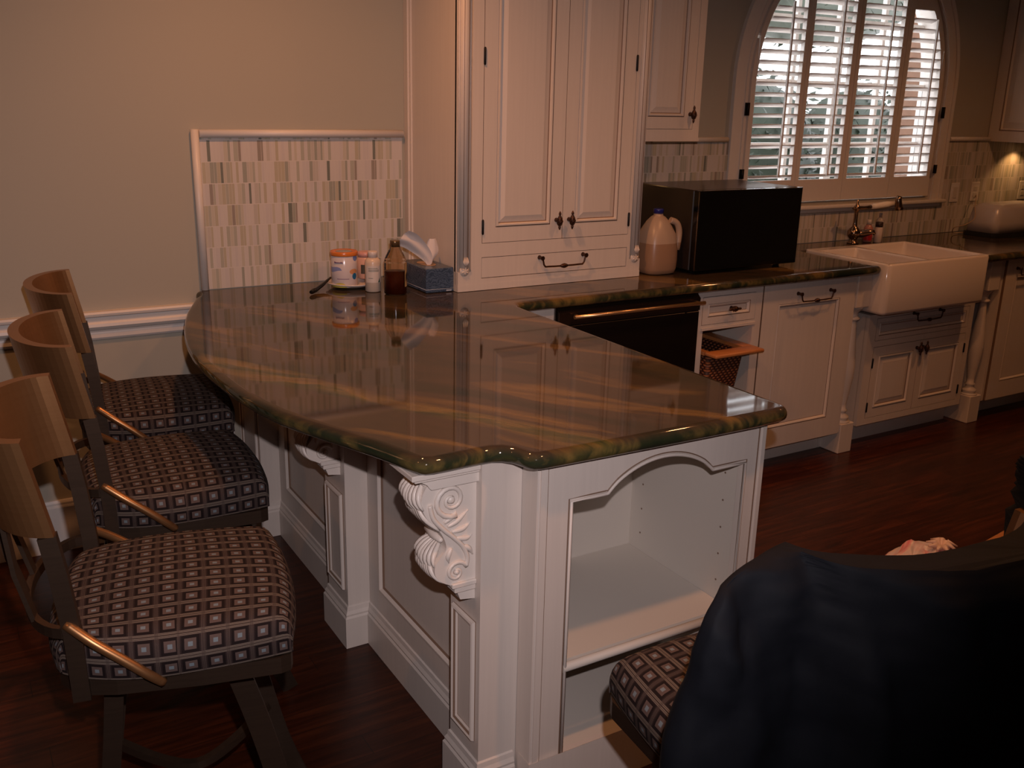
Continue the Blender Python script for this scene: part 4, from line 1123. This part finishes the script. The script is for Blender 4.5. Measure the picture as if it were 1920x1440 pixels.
# purple script word on the can, too blurred to read: a joined row of short strokes
mb = MB()
for k in range(8):
    a_ = math.radians(205 + k * 5.2); r_ = .0488
    x_, y_ = cc[0] + r_ * math.cos(a_), cc[1] + r_ * math.sin(a_)
    h_ = .0048 if k in (0, 6) else .0028
    mb.lathe([(.0012, -.0005), (.0026, 0), (.0012, h_)], (x_, y_, 1.0235), 8)
build('printed_word', mb, [PURP], cn)

jr = bottle('pink_jar', 'pink-lidded jar half hidden behind the white bottle', 'jar', (1.185, -.130, .943), [(.030, 0), (.033, .004), (.033, .075), (.026, .084)], simple('pink_jar_body', (.60, .36, .28), .3),
       [(.030, .084), (.030, .100), (.026, .102)], simple('pink_cap', (.62, .32, .28), .3), (.0335, .020, .055, 215, 250), simple('dark_label', (.06, .06, .05), .4))
IV = simple('cream_plastic', (.62, .50, .40), .28, nscale=30, namt=.05)
wb = bottle('lotion_bottle', 'cream plastic bottle with a white label left of the honey', 'bottle', (1.150, -.285, .921), [(.026, 0), (.0295, .003), (.0295, .108), (.027, .118), (.017, .126)], IV,
       [(.0175, .126), (.0180, .146), (.0165, .149)], simple('white_cap', (.64, .56, .52), .3), (.0300, .036, .098, 195, 345), simple('white_label', (.60, .54, .50), .35))
mb = MB()
for z_, w0, w1 in ((.088, 0, .72), (.082, 0, .8), (.078, 0, .8), (.052, 0, .35)):
    n_ = 10; a0, a1 = 215, 215 + 95 * w1
    mb.rings([[(1.150 + .0304 * math.cos(math.radians(a0 + (a1 - a0) * k / n_)), -.285 + .0304 * math.sin(math.radians(a0 + (a1 - a0) * k / n_)), .921 + z_ + dz) for k in range(n_ + 1)] for dz in (0, .0014)], 0, False, False)
a_s = [math.radians(a) for a in (285, 300, 303)]
mb.add([(1.150 + .0305 * math.cos(a_s[0]), -.285 + .0305 * math.sin(a_s[0]), .958), (1.150 + .0305 * math.cos(a_s[2]), -.285 + .0305 * math.sin(a_s[2]), .958), (1.150 + .0305 * math.cos(a_s[1]), -.285 + .0305 * math.sin(a_s[1]), .975)], [(0, 1, 2)])
build('label_print', mb, [GREENP], wb, recalc=False)
# honey bottle: ribbed clear upper, amber honey below
hc = (1.205, -.365, .921)
hb = thing('honey_bottle', 'ribbed clear bottle half full of dark honey with a gold cap', 'bottle', hc)
mb = MB(); pf = [(.036, 0), (.041, .004)]
z_ = .008
while z_ < .118:
    pf += [(.0415, z_), (.0402, z_ + .0045)]; z_ += .009
z_ = .12
while z_ < .170:
    s_ = (z_ - .12) / .05; r_ = .041 - .024 * s_ ** 1.3
    pf += [(r_, z_), (r_ - .0012, z_ + .0045)]; z_ += .009
pf += [(.0165, .172), (.0165, .176)]
mb.lathe(pf, hc, 28)
gl, glt, glb = nt('clear_ribbed_plastic'); glb.inputs['Base Color'].default_value = (.88, .76, .66, 1); glb.inputs['Transmission Weight'].default_value = 1.0; glb.inputs['Roughness'].default_value = .03; glb.inputs['IOR'].default_value = 1.12
build('bottle', mb, [gl], hb)
mb = MB(); mb.lathe([(.034, .002), (.0392, .006), (.0392, .085), (.001, .085)], hc, 24); build('honey', mb, [simple('dark_honey', (.040, .006, .002), .25, spec=.2)], hb)
mb = MB(); mb.lathe([(.0185, .174), (.0185, .194), (.017, .197)], hc, 24); build('cap', mb, [simple('gold_brown_cap', (.16, .10, .05), .25, .6)], hb)
mb = MB(); rs = []
for k in range(15):
    a_ = math.radians(300 + 62 * k / 14); s_ = (k - 7) / 7; hh = .049 * math.sqrt(max(.02, 1 - s_ * s_)) ** .8
    rs.append([(hc[0] + .0422 * math.cos(a_), hc[1] + .0422 * math.sin(a_), hc[2] + .068 - .038), (hc[0] + .0422 * math.cos(a_), hc[1] + .0422 * math.sin(a_), hc[2] + .068 + .004 * k * 0 + .006), (hc[0] + .0422 * math.cos(a_), hc[1] + .0422 * math.sin(a_), hc[2] + .070 + hh)])
mb.rings(rs, 0, True, False); build('label', mb, [simple('ochre_label', (.40, .27, .12), .4, nscale=25, namt=.3)], hb, recalc=False)
mb = MB(); rs = []
for k in range(9):
    a_ = math.radians(306 + 44 * k / 8)
    rs.append([(hc[0] + .0428 * math.cos(a_), hc[1] + .0428 * math.sin(a_), hc[2] + .048 + .003 * k), (hc[0] + .0428 * math.cos(a_), hc[1] + .0428 * math.sin(a_), hc[2] + .074 + .003 * k)])
mb.rings(rs, 0, True, False); build('label_band', mb, [simple('dark_label_band', (.03, .022, .018), .4)], hb, recalc=False)

# tissue box
ta = math.radians(2)
tb = thing('tissue_box', 'blue patterned tissue box with one tissue pulled up', 'box', (1.362, -.30, .921))
TBX = (1.308, 1.424, -.412, -.185, .9215, 1.012)
TBX = (1.308, 1.421, -.412, -.185, .9215, 1.012)
mb = MB(); mb.box(*TBX, 0, .003)
def bluepat():
    m, t, b = nt('blue_swirl_print')
    v = POS(t); wv = N(t, 'ShaderNodeTexWave', wave_type='RINGS'); wv.inputs['Scale'].default_value = 28; wv.inputs['Distortion'].default_value = 22; wv.inputs['Detail'].default_value = 3
    t.links.new(v, wv.inputs['Vector'])
    n_ = NOISE(t, v, 24, 3)
    c = MIX(t, wv.outputs['Fac'], (.030, .050, .085), (.085, .125, .19)); c = MIX(t, M(t, 'MULTIPLY', n_, .5), c, (.05, .075, .13))
    t.links.new(c, b.inputs['Base Color']); b.inputs['Roughness'].default_value = .22; BUMP(t, b, n_, .3, .004)
    return m
build('carton', mb, [bluepat()], tb)
mb = MB()
for a, b in (((1.3075, -.4125), (1.4215, -.4125)), ((1.3075, -.4125), (1.3075, -.185))):
    mb.tube([(a[0], a[1], .9335), (b[0], b[1], .9335)], .0011, 5)
mb.box(1.390, 1.412, -.4128, -.4122, .924, .930)
build('label_print', mb, [simple('pale_blue_print', (.35, .40, .48), .4)], tb)
mb = MB(); mb.lathe([(.001, 0), (.030, 0)], (1.362, -.30, 1.0125), 20, caps=False)
for i in range(len(mb.v)): mb.v[i] = Vector((mb.v[i].x, -.30 + (mb.v[i].y + .30) * 1.9, mb.v[i].z))
build('opening_film', mb, [simple('tan_slot', (.42, .26, .16), .4)], tb)
TIS = simple('tissue_paper', (.66, .60, .58), .85)
mb = MB()
cen = smooth_path([(1.362, -.335, 1.0128), (1.352, -.335, 1.040), (1.325, -.33, 1.072), (1.285, -.325, 1.105), (1.248, -.32, 1.118)], 5)
rs = []
for i, p in enumerate(cen):
    s_ = i / (len(cen) - 1); wd = .006 + .034 * s_ ** .7
    row = []
    for k in range(13):
        q = (k - 6) / 6
        row.append((p.x + .62 * wd * q, p.y - .5 * wd * q + .007 * s_ * math.sin(k * .75 + 1), p.z + wd * .72 * q))
    rs.append(row)
mb.rings(rs, 0, True, False)
cen = smooth_path([(1.362, -.33, 1.0128), (1.371, -.33, 1.045), (1.379, -.325, 1.075), (1.384, -.32, 1.108)], 5)
rs = []
for i, p in enumerate(cen):
    s_ = i / (len(cen) - 1); wd = (.005 + .030 * math.sin(min(1, s_ * 1.35) * math.pi * .62)) * (1 - .55 * s_ ** 3)
    rs.append([(p.x + wd * ((k - 4) / 4) - .006, p.y + .005 * math.sin(k * .9), p.z) for k in range(9)])
mb.rings(rs, 0, True, False)
build('tissue', mb, [TIS], tb, recalc=False)
# black pen-like wand lying against the plate
mb = MB(); mb.tube([(.925, -.252, .9305), (.945, -.232, .932), (.99, -.185, .940), (1.025, -.150, .950), (1.040, -.135, .954)], [.0085, .0088, .007, .005, .004], 10)
mb.tube([(.918, -.258, .930), (.925, -.252, .9305)], [.006, .0088], 10)
wnd = build('black_brush', mb, [simple('gloss_black', (.008, .008, .008), .15)])
tag(wnd, 'black slender brush leaning on the left rim of the plate', 'brush')

# white appliance at right
ap = thing('toaster', 'white rounded small appliance on a dark base at the right edge', 'toaster', (5.15, -.2, .921))
mb = MB(); mb.rings([ring_rect(4.915, 5.40, -.30, -.10, .945, .04, 5), ring_rect(4.918, 5.395, -.298, -.102, 1.0, .04, 5), ring_rect(4.930, 5.385, -.29, -.11, 1.075, .045, 5), ring_rect(4.955, 5.365, -.275, -.125, 1.098, .045, 5), ring_rect(4.99, 5.34, -.25, -.15, 1.104, .04, 5)], 0, True, True, True, True)
build('shell', mb, [simple('white_enamel', (.50, .46, .46), .25)], ap)
mb = MB(); mb.rings([ring_rect(4.905, 5.41, -.31, -.09, .9212, .04, 5), ring_rect(4.905, 5.41, -.31, -.09, .944, .04, 5)], 0, False, True, True, True); build('base', mb, [BLACK], ap)
mb = MB(); mb.tube(smooth_path([(5.095, -.022, 1.12), (5.06, -.05, 1.135), (4.99, -.10, 1.12), (4.93, -.14, 1.08), (4.90, -.17, 1.02), (4.84, -.16, .985), (4.80, -.12, .965), (4.84, -.09, .93), (4.93, -.10, .93)], 6), .0028, 6)
build('cord', mb, [simple('tan_cord', (.40, .27, .17), .4)], ap)

# ------------------------------------------------------------------ bar stools
SZ = .600      # top of seat frame
def cushion_mesh():
    Nn = 44; a0 = .232; b0 = .240; rr_ = .050; Hs = .030
    def P1(s_, half):                 # arc-length profile: flat, quarter round, side
        flat = half - rr_; L = abs(s_); sg = 1 if s_ >= 0 else -1
        if L <= flat: return sg * L, 0.0
        q = (L - flat) / rr_
        if q <= math.pi / 2: return sg * (flat + rr_ * math.sin(q)), rr_ * (1 - math.cos(q))
        return sg * half * (1 - .04 * (q - math.pi / 2)), rr_ + (L - flat - rr_ * math.pi / 2)
    mb = MB(); mb.uv = []
    Lx = a0 - rr_ + rr_ * math.pi / 2 + Hs; Ly = b0 - rr_ + rr_ * math.pi / 2 + Hs
    rows = []
    for i in range(Nn + 1):
        s_ = -Lx + 2 * Lx * i / Nn; row = []
        for j in range(Nn + 1):
            t_ = -Ly + 2 * Ly * j / Nn
            x_, dx = P1(s_, a0); y_, dy = P1(t_, b0)
            drop = (dx ** 3 + dy ** 3) ** (1 / 3.0); drop = min(drop, rr_ + Hs)
            xn, yn = x_ / a0, y_ / b0
            # pull corners in: rounder at the back (x<0) than at the front
            k = (.075 if xn > 0 else .25) * (xn * xn) * (yn * yn)
            X = x_ * (1 - k * (.8 if xn > 0 else .55)); Y = y_ * (1 - k * 1.2)
            if xn > 0: X -= .010 * yn * yn
            crown = .022 * (1 - xn * xn) * (1 - yn * yn)
            row.append((X + .006, Y, SZ + .004 + rr_ + Hs - drop + crown)); mb.uv.append((s_ + 10, t_ + 10.02))
        rows.append(row)
    mb.rings(rows, 0, True, False)
    # closing underside
    per = [r for r in range(Nn + 1)] + [(r + 1) * (Nn + 1) - 1 for r in range(Nn + 1)][0:0]
    return mb
def make_stool(label, loc, rz):
    r_ = thing('bar_stool', label, 'stool', loc, rz, 'bar stools')
    B = lambda nm, mb_, mt, par=r_: build(nm, mb_, mt, par, local=True, recalc=(nm != 'seat_cushion'))
    B('seat_cushion', cushion_mesh(), [FABRIC])
    # frame: flat bar following the seat
    pts = [(.222, -.215), (.222, .215)]
    loop = [(.214, -.195), (.209, -.216), (.190, -.224), (.05, -.222), (-.10, -.208), (-.165, -.190), (-.200, -.145), (-.216, -.07), (-.220, 0), (-.216, .07), (-.200, .145), (-.165, .190), (-.10, .208), (.05, .222), (.190, .224), (.209, .216), (.214, .195)]
    mb = MB(); n = len(loop)
    q = offset_loop(loop, .006); area_ = sum(a[0] * b[1] - b[0] * a[1] for a, b in zip(loop, loop[1:] + loop[:1])) / 2
    q = offset_loop(loop, .007 if area_ > 0 else -.007)
    mb.rings([[(p[0], p[1], SZ - .034) for p in loop], [(p[0], p[1], SZ) for p in loop], [(p.x, p.y, SZ) for p in q], [(p.x, p.y, SZ - .034) for p in q], [(p[0], p[1], SZ - .034) for p in loop]], 0, False, True)
    mb.box(-.19, .19, -.03, .03, SZ - .030, SZ - .016); mb.box(-.03, .03, -.20, .20, SZ - .030, SZ - .016)
    B('seat_frame', mb, [STOOLD])
    # curved back plate: a deep half-ellipse of thick sheet
    mb = MB(); rs = []
    nn = 30; zt, zb_ = 1.066, .893
    for k in range(nn + 1):
        an = -math.pi / 2 + math.pi * k / nn
        row = []
        for z_, th_ in ((zb_, 0), (zt, 0), (zt, .024), (zb_, .024)):
            ln = -.034 * (z_ - zb_) / (zt - zb_)
            row.append((-.172 + ln - (.128 - th_) * math.cos(an), (.216 - th_) * math.sin(an), z_))
        rs.append(row)
    mb.rings(rs, 0, False, True, True, True)
    B('back_plate', mb, [STOOLM])
    for s_ in (-1, 1):
        mb = MB()
        mb.bar([(-.160, s_ * .197, SZ - .036), (-.163, s_ * .199, .70), (-.174, s_ * .203, .82), (-.184, s_ * .204, .8925)], .022, .030, (1, 0, 0))
        B('back_post', mb, [STOOLD])
        mb = MB()
        mb.tube(smooth_path([(-.172, s_ * .206, .722), (-.130, s_ * .226, .690), (-.080, s_ * .236, .650), (-.045, s_ * .238, .618), (-.020, s_ * .230, .592)], 4), .0095, 8)
        B('side_brace', mb, [STOOLM])
    mb = MB()
    mb.bar([(-.166 - .090 * math.cos(a_), .196 * math.sin(a_), .700) for a_ in [(-math.pi / 2 + math.pi * k / 20) for k in range(21)]], .012, .020, (0, 0, 1))
    B('back_rail', mb, [STOOLD])
    for yy in (-.135, -.048, .048, .135):
        c1 = math.sqrt(1 - (yy / .204) ** 2)
        mb = MB(); mb.bar([(-.166 - .090 * math.sqrt(1 - (yy / .196) ** 2), yy, .705), (-.172 - .108 * c1, yy, .80), (-.174 - .116 * c1, yy, .898)], .030, .008, (1, 0, 0))
        B('back_slat', mb, [STOOLD])
    # legs: flat bars splaying out
    for sx in (-1, 1):
        for sy in (-1, 1):
            mb = MB()
            if sx > 0: pth = [(.105, sy * .150, SZ - .034), (.150, sy * .146, .40), (.205, sy * .140, .16), (.262, sy * .135, .004)]
            else: pth = [(-.110, sy * .140, SZ - .034), (-.128, sy * .138, .40), (-.165, sy * .136, .16), (-.215, sy * .135, .004)]
            mb.bar(smooth_path(pth, 4), .044 if sx > 0 else .034, .014 if sx > 0 else .020, (0, 1, 0))
            B('leg', mb, [STOOLD])
    for sy in (-1, 1):
        mb = MB(); mb.bar(smooth_path([(-.158, sy * .137, .235), (-.06, sy * .085, .200), (.02, sy * .060, .190), (.10, sy * .085, .215), (.180, sy * .140, .255)], 5), .018, .018, (0, 0, 1))
        B('stretcher', mb, [STOOLD])
    return r_
def copy_tree(o, parent=None):
    c = o.copy(); COL.objects.link(c)
    if parent is not None: c.parent = parent
    for ch in o.children: copy_tree(ch, c)
    return c
st = make_stool('bronze metal bar stool with squares-print seat, nearest the camera on the left', (.095, -1.741, 0), math.radians(-12))
for lb, loc, rz in (('bronze bar stool with squares-print seat, middle of the three along the bar', (.225, -1.085, 0), math.radians(-4)),
                    ('bronze bar stool with squares-print seat, farthest one against the wall', (.310, -.470, 0), math.radians(-6)),
                    ('bar stool facing the shelf unit with a navy coat over its back', (.905, -2.628, 0), math.radians(84))):
    c = copy_tree(st); c.location = loc; c.rotation_euler = (0, 0, rz); c['label'] = lb

# ------------------------------------------------------------------ navy coat over the back of the right stool
def coat():
    mb = MB(); rows = []
    nz, na = 54, 132
    cx0, yb = .884, -2.628
    tab = [(1.080, .652, .019), (1.076, .630, .023), (1.066, .592, .030), (1.046, .552, .040), (1.012, .524, .048), (.97, .508, .056), (.92, .500, .062), (.85, .488, .070), (.70, .482, .085), (.50, .475, .10), (.25, .470, .115)]
    def look(s_):
        q = s_ * (len(tab) - 1); i = min(int(q), len(tab) - 2); f = q - i
        return [tab[i][j] + (tab[i + 1][j] - tab[i][j]) * f for j in range(3)]
    for i in range(nz + 1):
        d = i / nz
        z_, xl, th = look(d)
        er = (cx0 - xl) * (1.0 + .15 * d) + .015
        row = []
        for k in range(na):
            a_ = 2 * math.pi * k / na
            u_, v_ = math.cos(a_), math.sin(a_)
            ux = abs(u_) ** .7 * (1 if u_ >= 0 else -1)
            x_ = cx0 + (ux * er if ux > 0 else ux * (cx0 - xl))
            t_ = max(-1, min(1, (x_ - cx0) / .212))
            yc_ = yb - .205 - .118 * math.sqrt(1 - t_ * t_)
            vv = abs(v_) ** .8 * (1 if v_ >= 0 else -1)
            yc_ -= .105 * max(-.25, min(.25, x_ - cx0))
            y_ = yc_ + ((.034 + max(0, th - .045) * .8) * vv if v_ > 0 else th * vv)
            amp = min(1, max(0, (d - .12) * 3.5))
            f1 = math.sin(x_ * 46 + 2.2 * math.sin(z_ * 4 + x_ * 3) + 1.5 * noise.noise(Vector((x_ * 3, z_ * 4, 0))))
            f2 = noise.noise(Vector((x_ * 8, z_ * 2.6, v_ * .6))); f3 = noise.noise(Vector((x_ * 24 + z_ * 9, z_ * 17, v_)))
            f4 = abs(noise.noise(Vector((x_ * 13 + 4, z_ * 5, 5.5)))); f5 = noise.noise(Vector((x_ * 40, z_ * 46, 9)))
            y_ += (.012 * f1 * amp + .030 * f2 * amp + .006 * f3 * (.3 + amp) - .030 * f4 * amp + .0035 * f5) * (1 if v_ <= 0 else .4)
            x_ += .010 * noise.noise(Vector((z_ * 8, a_, 3))) * amp
            rise = max(0, min(1, (x_ - .96) / .16)); rise = rise * rise * (3 - 2 * rise)
            row.append((x_, y_, z_ + .062 * rise * (1 - d) + .004 * noise.noise(Vector((x_ * 14, 1, a_)))))
        rows.append(row)
    mb.rings(rows, 0, True, True, True, False)
    return mb
NAVY = simple('navy_nylon', (0.0042, 0.0050, 0.0075), .72, spec=.12, nscale=30, namt=.3, bump=.25)
ct_ = thing('coat', 'dark navy quilted coat draped over the back of the right stool', 'coat', (.94, -2.87, .30))
build('shell', coat(), [NAVY], ct_, recalc=True)

# ------------------------------------------------------------------ small wooden table with a plastic bag, behind the coat
tt = thing('side_table', 'low honey-brown wooden table mostly hidden behind the coat', 'table', (2.35, -2.40, 0))
mb = MB()
P0, P1_, = Vector((2.05, -2.170)), Vector((2.70, -2.071))
dn = Vector((.16, -.98)).normalized() * .55
top4 = [P0, P1_, P1_ + dn, P0 + dn]
mb.prism([(p.x, p.y) for p in top4], lambda p, a: (p[0], p[1], a), .430, .450)
build('tabletop', mb, [simple('brown_table_wood', (.36, .15, .05), .35, nscale=9, namt=.2)], tt)
for p in top4:
    q = p + ((P0 + P1_ + dn) / 2 * 0 + (sum((Vector(t) for t in top4), Vector((0, 0))) / 4 - p) * .10)
    mb = MB(); mb.box(q.x - .018, q.x + .018, q.y - .018, q.y + .018, 0, .4295); build('leg', mb, [simple('table_leg_wood', (.22, .09, .03), .4)], tt)
bg = thing('plastic_bag', 'crumpled pink and white plastic bag standing on the floor behind the coat', 'bag', (2.215, -1.93, .002))
def bagmat():
    m, t, b = nt('pink_white_plastic')
    f = NOISE(t, POS(t, (1, 2.5, 2)), 7, 3, .5, .8)
    c = RAMP(t, f, [(.40, (.62, .20, .23)), (.46, (.66, .34, .36)), (.51, (.66, .52, .48)), (.60, (.56, .50, .53)), (.68, (.66, .26, .28))])
    t.links.new(c, b.inputs['Base Color']); b.inputs['Roughness'].default_value = .35
    return m
mb = MB(); rows = []
bc0 = Vector((2.215, -1.930)); ux = Vector((.985, -.17)); uy = Vector((.17, .985))
for i in range(29):
    ph = i / 28 * math.pi * .5
    row = []
    for k in range(60):
        a_ = 2 * math.pi * k / 60
        r_ = math.cos(ph) ** .45
        px_ = .235 * r_ * math.cos(a_); py_ = .135 * r_ * math.sin(a_)
        hh = (.285 + .035 * max(0, min(1, (px_ + .06) / .20)) - .09 * max(0, (px_ - .14) / .10)) * math.sin(ph) ** .7
        nn_ = noise.noise(Vector((px_ * 14, py_ * 16, 2.2 + ph))); n2 = abs(noise.noise(Vector((px_ * 30, py_ * 36, 7))))
        hh *= (1 + .08 * nn_); hh += .018 * n2 * math.sin(ph)
        p = bc0 + ux * px_ * (1 + .08 * nn_) + uy * py_ * (1 + .08 * nn_)
        row.append((p.x, p.y, .002 + max(0, hh)))
    rows.append(row)
mb.rings(rows, 0, True, True, True, True)
build('bag_body', mb, [bagmat()], bg)
mb = MB(); c0 = bc0 + ux * .11
for k in range(9):
    a_ = k * .7; mb.tube([(c0.x + .006 * math.cos(a_), c0.y + .006 * math.sin(a_), .295), (c0.x + .022 * math.cos(a_), c0.y + .022 * math.sin(a_), .335 + .006 * math.sin(k)), (c0.x + .045 * math.cos(a_), c0.y + .045 * math.sin(a_), .328)], [.012, .010, .003], 6)
build('tied_neck', mb, [simple('pale_plastic', (.66, .50, .44), .35)], bg)
